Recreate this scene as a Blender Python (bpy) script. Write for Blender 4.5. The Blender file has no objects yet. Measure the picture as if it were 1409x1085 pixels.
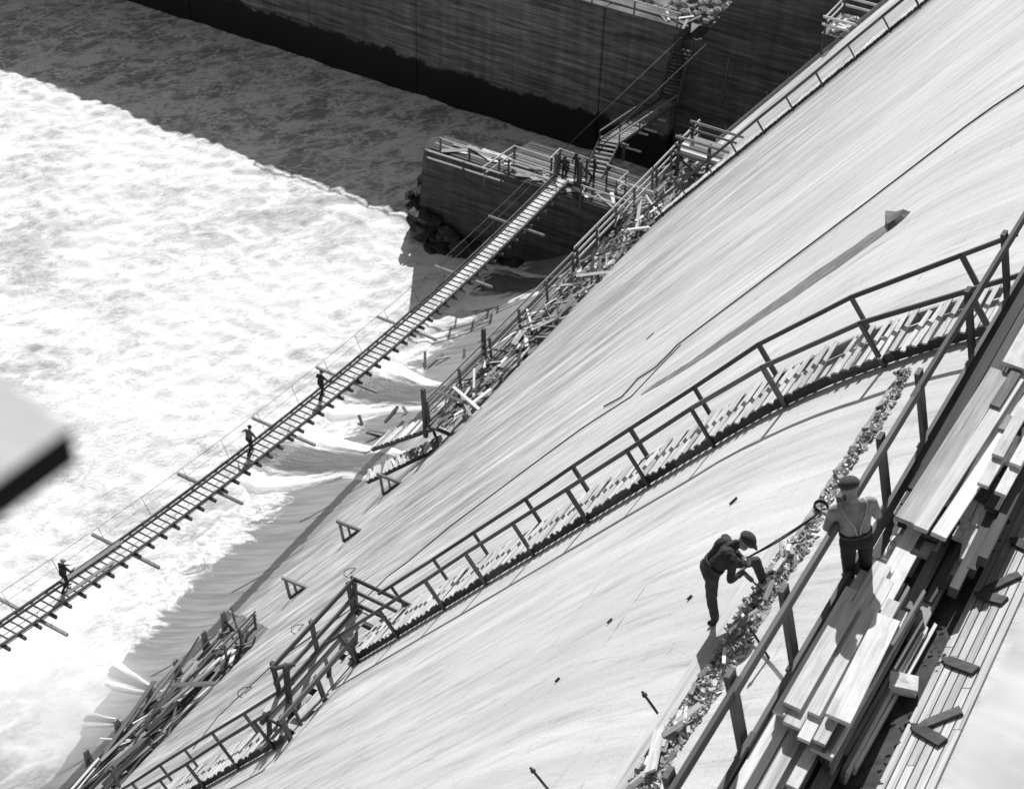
import bpy, bmesh, math, random
import numpy as np
from mathutils import Vector, Matrix, noise

random.seed(11)
rad = math.radians
SC = bpy.context.scene
COL = SC.collection

# ------------------------------------------------------------------ camera
# World: camera at the origin on the dam crest, +Y along the dam axis, -X downstream, Z up.
FPX, PITCH, YAW, ROLL = 2130.0, rad(39.9), rad(29.2), rad(2.0)
IW, IH = 1409.0, 1085.0
_h = Vector((-math.sin(YAW), math.cos(YAW), 0)); _r = Vector((math.cos(YAW), math.sin(YAW), 0)); _z = Vector((0, 0, 1))
C_F = math.cos(PITCH)*_h - math.sin(PITCH)*_z
_u = math.sin(PITCH)*_h + math.cos(PITCH)*_z
C_R = math.cos(ROLL)*_r + math.sin(ROLL)*_u
C_U = math.cos(ROLL)*_u - math.sin(ROLL)*_r
cam_d = bpy.data.cameras.new('camera'); cam = bpy.data.objects.new('camera', cam_d); COL.objects.link(cam)
M = Matrix.Identity(4)
for i in range(3):
    M[i][0] = C_R[i]; M[i][1] = C_U[i]; M[i][2] = -C_F[i]
cam.matrix_world = M
cam_d.sensor_width = 36; cam_d.lens = FPX/IW*36; cam_d.clip_end = 2000; cam_d.clip_start = .05
cam_d.dof.use_dof = True; cam_d.dof.focus_distance = 27; cam_d.dof.aperture_fstop = 2.6
SC.camera = cam

# ------------------------------------------------------------------ sky, sun, exposure
LDIR = Vector((.5, -1, -.787)).normalized()      # the way sunlight travels
EL = math.asin(-LDIR.z); AZ = math.atan2(-LDIR.x, -LDIR.y)
W = bpy.data.worlds.new('World'); SC.world = W; W.use_nodes = True
nt = W.node_tree; nt.nodes.clear()
o_ = nt.nodes.new('ShaderNodeOutputWorld'); b_ = nt.nodes.new('ShaderNodeBackground'); s_ = nt.nodes.new('ShaderNodeTexSky')
g_ = nt.nodes.new('ShaderNodeRGBToBW')
s_.sky_type = 'NISHITA'; s_.sun_disc = False; s_.sun_elevation = EL; s_.sun_rotation = AZ
b_.inputs[1].default_value = .075
nt.links.new(s_.outputs[0], g_.inputs[0]); nt.links.new(g_.outputs[0], b_.inputs[0]); nt.links.new(b_.outputs[0], o_.inputs[0])
sd = bpy.data.lights.new('sun', 'SUN'); sd.energy = 4.6; sd.angle = rad(.55); sun = bpy.data.objects.new('sun', sd); COL.objects.link(sun)
sun.rotation_euler = LDIR.to_track_quat('-Z', 'Y').to_euler()
vs = SC.view_settings; vs.view_transform = 'Standard'; vs.look = 'None'; vs.gamma = 1; vs.exposure = .27; vs.use_curve_mapping = False
SC.render.engine = 'CYCLES'; SC.cycles.volume_bounces = 3; SC.cycles.max_bounces = 8

# ------------------------------------------------------------------ measuring helpers
def ray(x, y): return (x-704.5)/FPX*C_R - (y-542.5)/FPX*C_U + C_F
def at(x, y, **k):
    (n, v), = k.items(); r = ray(x, y); return r*(v/r['XYZ'.index(n)])
WATER = -58.4
EDGE_Y = 77.5
def prof(X):                                     # spillway profile: crest arc, straight chute, bucket arc
    if X >= 8.71: return -9.51
    if X > -6.30: return -28.27 + math.sqrt(max(0, 18.76**2-(X-8.71)**2))
    if X > -32.43: return -(6.47-X)/.75
    s = max(.8-(-32.43-X)/18.2, .03)
    return -51.86-18.2*(math.sqrt(1-s*s)-.6)
def nrm(X):
    e = .02; d = Vector((2*e, 0, prof(X+e)-prof(X-e))).normalized()
    return Vector((-d.z, 0, d.x))
def onface(X, Y, off=0.0): return Vector((X, Y, prof(X))) + nrm(X)*off
def face_at(x, y, off=0.0, w=None):
    r = ray(x, y); t = 6.0
    def f(t):
        p = r*t; s = prof(p.x)
        if w is not None: s = max(s, w)
        return p.z-s
    while t < 200 and f(t) > 0: t += .2
    a, b = t-.2, t
    for _ in range(20):
        m = (a+b)/2
        if f(m) > 0: a = m
        else: b = m
    p = r*b
    return p + nrm(p.x)*off
AS = {}
_s = 0; _pX = 8.0
ARC = []
while _pX > -60:
    ARC.append((_s, _pX)); n_ = _pX-.05
    _s += math.hypot(.05, prof(n_)-prof(_pX)); _pX = n_
def s_of(X):
    i = min(len(ARC)-1, max(0, int(round((8.0-X)/.05)))); return ARC[i][0]
def X_of(s):
    lo, hi = 0, len(ARC)-1
    while hi-lo > 1:
        m = (lo+hi)//2
        if ARC[m][0] < s: lo = m
        else: hi = m
    a, b = ARC[lo], ARC[hi]; k = (s-a[0])/max(1e-6, b[0]-a[0])
    return a[1]+(b[1]-a[1])*k

# ------------------------------------------------------------------ materials (all greys: a black and white photograph)
def new_mat(name, rough=.85):
    m = bpy.data.materials.new(name); m.use_nodes = True; t = m.node_tree
    p = t.nodes['Principled BSDF']; p.inputs['Roughness'].default_value = rough
    p.inputs['Specular IOR Level'].default_value = .25
    return m, t, p
class NB:
    def __init__(s, t): s.t = t
    def n(s, k, **kw):
        d = s.t.nodes.new(k)
        for a, v in kw.items(): setattr(d, a, v)
        return d
    def l(s, a, b): s.t.links.new(a, b)
    def val(s, d, i, v):
        if hasattr(v, 'links') or hasattr(v, 'is_linked'): s.l(v, d.inputs[i])
        else: d.inputs[i].default_value = v
    def math(s, op, a, b=0.0, c=0.0, clamp=False):
        d = s.n('ShaderNodeMath', operation=op); d.use_clamp = clamp
        s.val(d, 0, a); s.val(d, 1, b)
        if op in ('MULTIPLY_ADD', 'WRAP', 'SMOOTH_MIN', 'COMPARE'): s.val(d, 2, c)
        return d.outputs[0]
    def remap(s, v, a, b, c, d, smooth=False):
        m = s.n('ShaderNodeMapRange'); m.interpolation_type = 'SMOOTHSTEP' if smooth else 'LINEAR'
        s.l(v, m.inputs[0])
        for i, x in zip((1, 2, 3, 4), (a, b, c, d)): m.inputs[i].default_value = x
        return m.outputs[0]
    def mapping(s, vec, scale=(1, 1, 1), rot=(0, 0, 0), loc=(0, 0, 0)):
        m = s.n('ShaderNodeMapping'); s.l(vec, m.inputs[0])
        m.inputs['Scale'].default_value = scale; m.inputs['Rotation'].default_value = rot; m.inputs['Location'].default_value = loc
        return m.outputs[0]
    def noise(s, vec, scale=1, detail=4, rough=.55, dist=0):
        d = s.n('ShaderNodeTexNoise'); s.l(vec, d.inputs['Vector'])
        d.inputs['Scale'].default_value = scale; d.inputs['Detail'].default_value = detail
        d.inputs['Roughness'].default_value = rough; d.inputs['Distortion'].default_value = dist
        return d.outputs[0]
    def bump(s, h, strength=.3, dist=.02):
        d = s.n('ShaderNodeBump'); s.l(h, d.inputs['Height']); d.inputs['Strength'].default_value = strength; d.inputs['Distance'].default_value = dist
        return d.outputs[0]
    def mix(s, f, a, b):
        d = s.n('ShaderNodeMix'); s.val(d, 0, f); s.val(d, 2, a); s.val(d, 3, b); return d.outputs[0]

def mat_wood(name, lo, hi, grain=.35):
    m, t, p = new_mat(name, .8); B = NB(t)
    tc = B.n('ShaderNodeTexCoord'); oi = B.n('ShaderNodeObjectInfo')
    off = B.n('ShaderNodeVectorMath', operation='ADD'); B.l(tc.outputs['Object'], off.inputs[0])
    cx = B.n('ShaderNodeCombineXYZ'); r7 = B.math('MULTIPLY', oi.outputs['Random'], 37.0)
    for i in range(3): B.l(r7, cx.inputs[i])
    B.l(cx.outputs[0], off.inputs[1])
    g = B.noise(B.mapping(off.outputs[0], (2.2, 14, 14)), 1, 5, .6, .6)
    st = B.noise(B.mapping(off.outputs[0], (3, 1.2, 1.2)), 1.3, 4, .6)
    base = B.remap(oi.outputs['Random'], 0, 1, lo, hi)
    k = B.remap(g, .3, .7, 1-grain, 1+grain*.5)
    k2 = B.remap(st, .3, .7, 1-grain*.8, 1.12)
    c = B.math('MULTIPLY', B.math('MULTIPLY', base, k), k2)
    kn = B.noise(B.mapping(off.outputs[0], (9, 3.5, 3.5)), 1, 5, .7); sl = B.noise(B.mapping(off.outputs[0], (1.6, 2.2, 2.2), (0, 0, 0), (3, 1, 2)), 1, 6, .65)
    c = B.math('MULTIPLY', B.math('MULTIPLY', c, B.remap(kn, .66, .74, 1, .45)), B.remap(sl, .52, .66, 1, .68))
    B.l(c, p.inputs['Base Color']); B.l(B.bump(g, .35, .01), p.inputs['Normal'])
    return m
WOOD_PALE = mat_wood('pale_sawn_wood', .62, .86, .2)
WOOD_TREAD = mat_wood('worn_tread_wood', .46, .68, .25)
WOOD_MID = mat_wood('weathered_wood', .2, .4)
WOOD_DARK = mat_wood('dark_wood', .06, .13)
WOOD_RAIL = mat_wood('grey_rail_wood', .1, .19)

def mat_plain(name, v, rough=.8, var=.25, sc=6.0, metal=0.0):
    m, t, p = new_mat(name, rough); B = NB(t); tc = B.n('ShaderNodeTexCoord')
    n = B.noise(tc.outputs['Object'], sc, 5, .6)
    B.l(B.math('MULTIPLY', B.remap(n, .3, .7, 1-var, 1+var), v), p.inputs['Base Color'])
    B.l(B.bump(n, .25, .01), p.inputs['Normal']); p.inputs['Metallic'].default_value = metal
    return m
STEEL = mat_plain('dark_steel', .07, .5, .3, 9)
ROPE = mat_plain('tarred_rope', .045, .9, .3, 30)
CABLE = mat_plain('wire_cable', .12, .6, .3, 30)
PALEWIRE = mat_plain('pale_wire', .5, .6, .2, 10)
SKIN = mat_plain('tanned_skin', .26, .55, .12, 20)
SHIRT_L = mat_plain('pale_work_shirt', .28, .9, .22, 7)
SHIRT_D = mat_plain('dark_work_shirt', .045, .9, .3, 9)
TROUS = mat_plain('dark_trousers', .03, .9, .3, 9)
TROUS2 = mat_plain('denim_trousers', .06, .9, .35, 9)
LEATHER = mat_plain('boot_leather', .035, .6, .3, 15)
CAPM = mat_plain('cap_cloth', .06, .9, .3, 18)
CAPL = mat_plain('pale_cap_cloth', .2, .9, .3, 18)
ROCK = mat_plain('broken_rock', .22, .9, .5, 1.5)
MORTAR = mat_plain('wet_mortar', .13, .8, .35, 5)

def mat_face():
    m, t, p = new_mat('spillway_concrete', .85); B = NB(t)
    uv = B.n('ShaderNodeUVMap'); uv.uv_map = 'metres'; v = uv.outputs[0]
    sp = B.n('ShaderNodeSeparateXYZ'); B.l(v, sp.inputs[0]); V = sp.outputs[1]
    def st(ru, rv, ang, loc, det=8, ro=.7, di=.15): return B.noise(B.mapping(B.mapping(v, (1, 1, 1), (0, 0, rad(ang))), (ru, rv, 1), (0, 0, 0), loc), 1, det, ro, di)
    s1 = st(2.6, .16, 0, (0, 0, 0)); s2 = st(1.0, .1, 4, (3, 5, 0)); s3 = st(4.2, .3, -5, (7, 3, 0)); s4 = st(6.5, .5, 7, (1, 8, 0), 6, .75); s5 = st(.35, .05, 2, (9, 1, 0), 6, .6)
    sx = st(.5, 7.0, 2, (5, 2, 0), 7, .7)                       # faint float marks along the dam
    sp_ = B.noise(B.mapping(v, (7, 3.5, 1)), 1, 7, .8)
    fine = B.noise(v, 26, 5, .75)
    down = B.remap(V, 17, 44, .2, 1, True)       # lower chute is older, more streaked concrete
    a = B.math('MULTIPLY', B.mix(down, B.remap(s1, .3, .7, .94, 1.04), B.remap(s1, .34, .66, .5, 1.35)),
               B.mix(down, B.remap(s2, .3, .7, .93, 1.05), B.remap(s2, .34, .66, .66, 1.22)))
    a = B.math('MULTIPLY', a, B.mix(down, B.remap(s3, .54, .68, 1, .8), B.remap(s3, .52, .64, 1.06, .58)))
    a = B.math('MULTIPLY', a, B.mix(down, B.remap(s4, .58, .7, 1, .8), B.remap(s4, .55, .66, 1.03, .68)))
    a = B.math('MULTIPLY', a, B.remap(s5, .3, .7, .88, 1.08))
    a = B.math('MULTIPLY', a, B.remap(sx, .56, .72, 1, .88))
    a = B.math('MULTIPLY', a, B.remap(sp_, .6, .7, 1, .58))
    a = B.math('MULTIPLY', a, B.remap(fine, .3, .7, .84, 1.1))
    # broken, dotted lift lines running along the dam
    wob = B.math('ADD', V, B.math('MULTIPLY', B.noise(B.mapping(v, (.35, .35, 1)), 1, 4), .7))
    li = B.math('ABSOLUTE', B.math('SUBTRACT', B.math('FRACT', B.math('DIVIDE', wob, 1.9)), .5))
    dash = B.noise(B.mapping(v, (1.6, .6, 1), (0, 0, 0), (3, 9, 0)), 1, 5, .7)
    crack = B.math('MULTIPLY', B.remap(li, 0, .02, 1, 0), B.remap(dash, .54, .66, 0, 1))
    a = B.math('MULTIPLY', a, B.math('SUBTRACT', 1, B.math('MULTIPLY', crack, .5)))
    a = B.math('MULTIPLY', a, B.mix(down, .6, .43))
    # wet apron below the toe
    we = B.math('ADD', V, B.math('MULTIPLY', B.math('SUBTRACT', B.noise(B.mapping(v, (.8, .5, 1)), 1, 5), .5), 1.6))
    wet = B.remap(we, s_of(-32.9), s_of(-34.2), 0, 1, True)
    ap = B.math('MULTIPLY', B.remap(s1, .34, .66, .15, .31), B.remap(sp_, .6, .75, 1, .75))
    a = B.mix(wet, a, ap)
    # foam left lying on the apron in ragged tongues next to the water
    f1 = st(.55, .22, 0, (2, 2, 0), 9, .72, 1.2); f2 = st(3.0, 1.6, 0, (8, 2, 0), 6, .75, .8)
    fk = B.math('ADD', B.remap(V, s_of(-37.0), s_of(-41.8), -.32, .42), B.math('MULTIPLY', B.math('SUBTRACT', f1, .5), 1.5))
    fm = B.math('MULTIPLY', B.remap(fk, .02, .16, 0, 1, True), B.remap(f2, .38, .58, .35, 1))
    a = B.mix(fm, a, .82)
    B.l(a, p.inputs['Base Color']); B.l(B.mix(wet, .86, .45), p.inputs['Roughness'])
    h = B.math('ADD', B.math('MULTIPLY', fine, .4), B.math('ADD', s1, B.math('MULTIPLY', crack, -.6)))
    B.l(B.bump(h, .3, .012), p.inputs['Normal'])
    return m
FACE = mat_face()

def mat_wall(name, base, wetz, seed=0.0):
    m, t, p = new_mat(name, .9); B = NB(t); tc = B.n('ShaderNodeTexCoord')
    v = B.mapping(tc.outputs['Object'], (1, 1, 1), (0, 0, 0), (seed, seed*.3, 0))
    sp = B.n('ShaderNodeSeparateXYZ'); B.l(tc.outputs['Object'], sp.inputs[0])
    # form-board courses: stepped in height, long in X
    st = B.math('FLOOR', B.math('DIVIDE', sp.outputs[2], .19))
    cb = B.n('ShaderNodeCombineXYZ'); B.l(B.math('MULTIPLY', sp.outputs[0], .16), cb.inputs[0]); B.l(B.math('MULTIPLY', st, 7.31), cb.inputs[2])
    bd = B.noise(cb.outputs[0], 1, 3, .6)
    st2 = B.noise(B.mapping(v, (.3, .3, 4.5)), 1, 8, .7)
    vs_ = B.noise(B.mapping(v, (1.7, 1.7, .08)), 1, 5, .6)
    bl = B.noise(B.mapping(v, (.12, .12, .2)), 1, 5, .6)
    sp2 = B.noise(B.mapping(v, (1.2, 1.2, 5)), 1, 6, .75)
    c = B.math('MULTIPLY', B.remap(bd, .25, .75, .5, 1.5), B.remap(st2, .36, .64, .45, 1.4))
    c = B.math('MULTIPLY', c, B.remap(vs_, .3, .7, .75, 1.2))
    c = B.math('MULTIPLY', c, B.remap(bl, .3, .7, .75, 1.25))
    c = B.math('MULTIPLY', c, B.remap(sp2, .62, .72, 1, .55))
    c = B.math('MULTIPLY', c, base)
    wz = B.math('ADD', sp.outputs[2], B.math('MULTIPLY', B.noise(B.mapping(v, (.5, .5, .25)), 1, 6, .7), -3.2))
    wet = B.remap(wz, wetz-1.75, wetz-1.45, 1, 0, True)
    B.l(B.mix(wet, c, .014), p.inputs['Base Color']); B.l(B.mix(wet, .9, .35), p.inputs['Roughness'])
    gap = B.math('ABSOLUTE', B.math('SUBTRACT', B.math('FRACT', B.math('DIVIDE', sp.outputs[2], .19)), .5))
    h = B.math('ADD', B.math('MULTIPLY', bd, 1.0), B.remap(gap, .44, .5, 0, -.6))
    B.l(B.bump(h, .5, .03), p.inputs['Normal'])
    return m
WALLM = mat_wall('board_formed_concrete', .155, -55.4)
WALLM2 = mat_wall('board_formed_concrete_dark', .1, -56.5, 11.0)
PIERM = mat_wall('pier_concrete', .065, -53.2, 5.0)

def mat_water():
    m, t, p = new_mat('churning_water', .4); B = NB(t); tc = B.n('ShaderNodeTexCoord'); v = tc.outputs['Object']
    at_ = B.n('ShaderNodeAttribute'); at_.attribute_name = 'foam'; F = at_.outputs['Fac']
    r = B.mapping(v, (1, 1, 1), (0, 0, rad(32)))
    n1 = B.noise(B.mapping(r, (.5, .26, .3)), 1, 10, .68, 1.0)
    n2 = B.noise(B.mapping(r, (1.9, .8, .6)), 1, 11, .74, 1.8)
    n3 = B.noise(B.mapping(r, (.13, .08, .2)), 1, 4, .6, .8)
    n4 = B.noise(B.mapping(r, (5.5, 3.2, 2)), 1, 8, .75, 1.2)
    vo = B.n('ShaderNodeTexVoronoi', feature='DISTANCE_TO_EDGE'); vo.inputs['Scale'].default_value = .5
    dn = B.n('ShaderNodeTexNoise'); dn.inputs['Scale'].default_value = .6; dn.inputs['Detail'].default_value = 8; dn.inputs['Roughness'].default_value = .65; B.l(v, dn.inputs['Vector'])
    ad = B.n('ShaderNodeVectorMath', operation='MULTIPLY_ADD'); B.l(dn.outputs[1], ad.inputs[0]); ad.inputs[1].default_value = (4.5, 4.5, 1); B.l(v, ad.inputs[2])
    B.l(ad.outputs[0], vo.inputs['Vector'])
    lace = B.math('MULTIPLY', B.remap(vo.outputs['Distance'], 0, .09, 1, 0), B.remap(n2, .44, .56, .1, 1))
    calm = B.math('ADD', B.math('MULTIPLY', B.remap(n1, .38, .62, .32, 1.1, True), B.remap(n2, .38, .6, .45, 1.4)), B.math('MULTIPLY', lace, 1.2))
    mx = B.math('ADD', B.math('ADD', B.math('MULTIPLY', n1, .3), B.math('MULTIPLY', n2, .36)), B.math('ADD', B.math('MULTIPLY', n3, .2), B.math('MULTIPLY', n4, .14)))
    rid = B.math('ABSOLUTE', B.math('SUBTRACT', B.noise(B.mapping(r, (.9, .38, .4), (0, 0, 0), (4, 7, 0)), 1, 8, .66, 2.4), .5))
    torn = B.math('MULTIPLY', B.remap(rid, 0, .035, .68, 1, True), B.remap(n3, .38, .56, .75, 1, True))
    torn = B.math('MAXIMUM', torn, B.remap(n1, .5, .58, 0, 1, True))
    rough_ = B.math('MULTIPLY', B.remap(mx, .395, .505, .42, 1.06), torn)
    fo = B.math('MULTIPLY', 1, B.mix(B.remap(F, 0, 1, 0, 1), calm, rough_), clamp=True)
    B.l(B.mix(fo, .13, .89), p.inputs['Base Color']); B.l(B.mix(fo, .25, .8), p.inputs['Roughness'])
    B.l(B.bump(B.math('ADD', B.math('MULTIPLY', n2, .7), B.math('ADD', B.math('MULTIPLY', n4, .45), B.math('MULTIPLY', n1, .8))), .5, .26), p.inputs['Normal'])
    return m
WATERM = mat_water()

def mat_jet():
    m, t, p = new_mat('sheet_of_falling_water', .3); B = NB(t); uv = B.n('ShaderNodeUVMap'); uv.uv_map = 'flow'; v = uv.outputs[0]
    sp = B.n('ShaderNodeSeparateXYZ'); B.l(v, sp.inputs[0])
    ed = B.math('ABSOLUTE', B.math('SUBTRACT', sp.outputs[1], .5))      # 0 middle, .5 rim
    n1 = B.noise(B.mapping(v, (5, 16, 1)), 1, 8, .7, .5); n2 = B.noise(B.mapping(v, (22, 30, 1)), 1, 6, .7)
    k = B.math('ADD', B.math('ADD', ed, B.math('MULTIPLY', B.math('SUBTRACT', n1, .5), .55)), B.math('MULTIPLY', sp.outputs[0], .16))
    foam = B.remap(k, .26, .42, 0, 1, True)
    foam = B.math('MULTIPLY', foam, B.remap(n2, .3, .6, .75, 1))
    c = B.mix(foam, B.remap(n1, .3, .7, .09, .2), .92)
    B.l(c, p.inputs['Base Color']); B.l(B.mix(foam, .25, .8), p.inputs['Roughness'])
    B.l(B.bump(B.math('ADD', n1, n2), .5, .12), p.inputs['Normal'])
    return m
JETM = mat_jet()

# ------------------------------------------------------------------ object helpers
def tag(o, label=None, cat=None, group=None, kind=None):
    if label: o['label'] = label
    if cat: o['category'] = cat
    if group: o['group'] = group
    if kind: o['kind'] = kind
    return o
def thing(name, label, cat, loc, group=None):
    o = bpy.data.objects.new(name, None); COL.objects.link(o); o.location = loc; o.empty_display_size = .2
    return tag(o, label, cat, group)
def link(o, Mw, parent=None):
    COL.objects.link(o)
    if parent is not None:
        o.parent = parent
        pm = Matrix.Translation(parent.location)
        q = parent.parent
        while q is not None:
            pm = Matrix.Translation(q.location) @ pm; q = q.parent
        Mw = pm.inverted() @ Mw
    o.matrix_basis = Mw
    return o
def mesh_obj(name, verts, faces, mat, parent=None, loc=None, smooth=False):
    """verts in world coordinates; loc = where the object's origin is set."""
    loc = Vector(loc) if loc is not None else (Vector((0, 0, 0)))
    me = bpy.data.meshes.new(name); me.from_pydata([Vector(v)-loc for v in verts], [], faces); me.update()
    if mat: me.materials.append(mat)
    if smooth: me.polygons.foreach_set('use_smooth', [True]*len(me.polygons))
    o = bpy.data.objects.new(name, me); return link(o, Matrix.Translation(loc), parent)
def bm_obj(name, bm, mat, parent=None, loc=(0, 0, 0), smooth=False):
    bmesh.ops.recalc_face_normals(bm, faces=bm.faces)
    me = bpy.data.meshes.new(name); bm.to_mesh(me); bm.free()
    if mat: me.materials.append(mat)
    if smooth: me.polygons.foreach_set('use_smooth', [True]*len(me.polygons))
    o = bpy.data.objects.new(name, me); return link(o, Matrix.Translation(Vector(loc)), parent)
UNIT = {}
def unit(mat, k=0):
    key = (mat.name, k)
    if key not in UNIT:
        rnd = random.Random(k*7+3); bm = bmesh.new(); bmesh.ops.create_cube(bm, size=1)
        if k:                                       # slightly warped board
            bmesh.ops.subdivide_edges(bm, edges=[e for e in bm.edges if abs((e.verts[0].co-e.verts[1].co).x) > .5], cuts=3)
            a, b, c = rnd.uniform(-.5, .5), rnd.uniform(-.35, .35), rnd.uniform(-.05, .05)
            for v in bm.verts:
                x = v.co.x; v.co.z += a*(.25-x*x); v.co.y += b*.3*(.25-x*x)+c*x
                v.co.x += rnd.uniform(-.006, .006)
        me = bpy.data.meshes.new('board_mesh'); bm.to_mesh(me); bm.free(); me.materials.append(mat); UNIT[key] = me
    return UNIT[key]
def beam(name, p0, p1, w, h, mat, parent=None, up=(0, 0, 1), warp=0, roll=0.0):
    """timber from p0 to p1 (centre line), w across, h along up"""
    p0, p1 = Vector(p0), Vector(p1); d = p1-p0; L = d.length; x = d/L
    y = Vector(up).cross(x)
    if y.length < 1e-4: y = Vector((0, 1, 0)).cross(x)
    y.normalize(); z = x.cross(y)
    if roll:
        q = Matrix.Rotation(roll, 3, x); y = q @ y; z = q @ z
    Mw = Matrix.Identity(4)
    for i in range(3):
        Mw[i][0] = x[i]*L; Mw[i][1] = y[i]*w; Mw[i][2] = z[i]*h; Mw[i][3] = (p0[i]+p1[i])/2
    return link(bpy.data.objects.new(name, unit(mat, warp)), Mw, parent)
def tube(name, pts, r, mat, parent=None, seg=8, loc=None, r1=None):
    pts = [Vector(p) for p in pts]; V = []; Fc = []
    n = len(pts); px = None
    for i, p in enumerate(pts):
        t = (pts[min(i+1, n-1)]-pts[max(i-1, 0)]).normalized()
        a = t.cross(Vector((0, 0, 1)) if abs(t.z) < .95 else Vector((1, 0, 0))).normalized(); b = t.cross(a)
        if px is not None and a.dot(px) < 0: a, b = -a, -b
        px = a; rr = r if r1 is None else r+(r1-r)*i/(n-1)
        for k in range(seg):
            an = 2*math.pi*k/seg; V.append(p+a*(rr*math.cos(an))+b*(rr*math.sin(an)))
    for i in range(n-1):
        for k in range(seg):
            Fc.append((i*seg+k, i*seg+(k+1) % seg, (i+1)*seg+(k+1) % seg, (i+1)*seg+k))
    Fc.append(tuple(range(seg))[::-1]); Fc.append(tuple((n-1)*seg+k for k in range(seg)))
    return mesh_obj(name, V, Fc, mat, parent, loc if loc is not None else (parent.location if parent else pts[0]), True)
def prism(name, poly, d, mat, parent=None, loc=None):
    """closed solid: polygon poly (world points) pushed along vector d"""
    n = len(poly); d = Vector(d); V = [Vector(p) for p in poly]+[Vector(p)+d for p in poly]
    Fc = [tuple(range(n)), tuple(range(2*n-1, n-1, -1))]+[(i, i+n, (i+1) % n+n, (i+1) % n) for i in range(n)]
    bm = bmesh.new(); loc = Vector(loc if loc is not None else poly[0])
    vs_ = [bm.verts.new(v-loc) for v in V]
    for f in Fc: bm.faces.new([vs_[i] for i in f])
    bmesh.ops.recalc_face_normals(bm, faces=bm.faces)
    return bm_obj(name, bm, mat, parent, loc)

# ================================================================== THE LARGE STRUCTURE
# ---- the spillway: one solid of concrete with the ogee profile, UV in metres
def build_dam():
    xs = []; X = 14.0
    while X > -50: 
        xs.append(X); X -= .6 if X > 8.8 else (.35 if -7 < X < 8.8 else (.6 if X > -31 else .4))
    ys = list(np.arange(-12, EDGE_Y+.01, 3.0)); ys[-1] = EDGE_Y
    V = []; UV = []; Fc = []
    nx, ny = len(xs), len(ys)
    for X in xs:
        for Y in ys: V.append((X, Y, prof(X))); UV.append((Y, s_of(X) if X < 8 else 8-X))
    for i in range(nx-1):
        for j in range(ny-1):
            a = i*ny+j; Fc.append((a, a+ny, a+ny+1, a+1))
    b0 = len(V); zb = -64.0
    for X in xs:
        for Y in (ys[0], ys[-1]): V.append((X, Y, zb)); UV.append((X, zb))
    for i in range(nx-1):
        Fc.append((i*ny+ny-1, (i+1)*ny+ny-1, b0+2*i+3, b0+2*i+1))
        Fc.append((i*ny, b0+2*i, b0+2*i+2, (i+1)*ny))
        Fc.append((b0+2*i, b0+2*i+1, b0+2*i+3, b0+2*i+2))
    Fc.append(tuple(range(ny))+(b0+1, b0))
    Fc.append(tuple(range((nx-1)*ny, nx*ny))+(b0+2*nx-1, b0+2*nx-2))
    o = mesh_obj('spillway_dam', V, Fc, FACE, None, (0, 0, 0))
    me = o.data; uvl = me.uv_layers.new(name='metres')
    for l in me.loops: uvl.data[l.index].uv = UV[l.vertex_index]
    top = (nx-1)*(ny-1)
    for i in range(top): me.polygons[i].use_smooth = True
    bm = bmesh.new(); bm.from_mesh(me); bmesh.ops.recalc_face_normals(bm, faces=bm.faces); bm.to_mesh(me); bm.free()
    return tag(o, 'long sloping pale concrete spillway face streaked from crest to river', 'dam')
DAM = build_dam()

# ---- river
def build_water():
    X0, X1, Y0, Y1, st = -120.0, -32.5, 6.0, 88.6, .27
    nx, ny = int((X1-X0)/st), int((Y1-Y0)/st)
    V = []; foam = []
    N = noise
    for i in range(nx+1):
        X = X0+(X1-X0)*i/nx
        for j in range(ny+1):
            Y = Y0+(Y1-Y0)*j/ny
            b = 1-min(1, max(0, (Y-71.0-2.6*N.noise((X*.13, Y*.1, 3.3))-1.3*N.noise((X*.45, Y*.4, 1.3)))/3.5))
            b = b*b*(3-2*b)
            q = Vector((X*.2+.3*Y*.05, Y*.17, .7))
            big = N.fractal(q, 1.0, 2.1, 3)
            rg = N.turbulence(Vector((X*.75, Y*.5, 2.2)), 5, True)
            fi = N.fractal(Vector((X*1.4, Y*1.1, 9.1)), .9, 2.0, 3)
            edge_ = math.exp(-((Y-73.5)/2.5)**2)
            z = b*(.16*big+.13*(rg-.5)+.12*fi)+edge_*.22*(rg-.4)+(1-b)*(.16*big+.06*fi)
            # boiling foam banked up against the apron at the near end and beside the pier
            e = min(1, max(0, (X+47)/8)); e = e*e*(3-2*e)
            k1 = min(1, max(0, (38-Y+3*N.noise((X*.2, Y*.2, 7)))/12)); k2 = min(1, max(0, (Y-56)/5))*min(1, max(0, (74-Y)/2))
            z += e*(2.9*k1*(.95+.1*rg)+.55*k2*(.7+.6*rg))
            # roller that stands up along the pier nose and falls away to the tail
            V.append((X, Y, WATER+z)); foam.append(b)
    Fc = []
    n = ny+1
    for i in range(nx):
        for j in range(ny):
            a = i*n+j; Fc.append((a, a+n, a+n+1, a+1))
    o = mesh_obj('river_water', V, Fc, WATERM, None, (0, 0, 0), True)
    at_ = o.data.attributes.new('foam', 'FLOAT', 'POINT'); at_.data.foreach_set('value', foam)
    tag(o, 'white churning tailwater below the dam, grey near the wall', kind='structure')
    o['kind'] = 'structure'
    return o
build_water()
bed = mesh_obj('river_bed', [(-400, -120, -62.5), (20, -120, -62.5), (20, 400, -62.5), (-400, 400, -62.5)], [(0, 1, 2, 3)], ROCK, None, (0, 0, 0)); bed['kind'] = 'structure'

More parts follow.
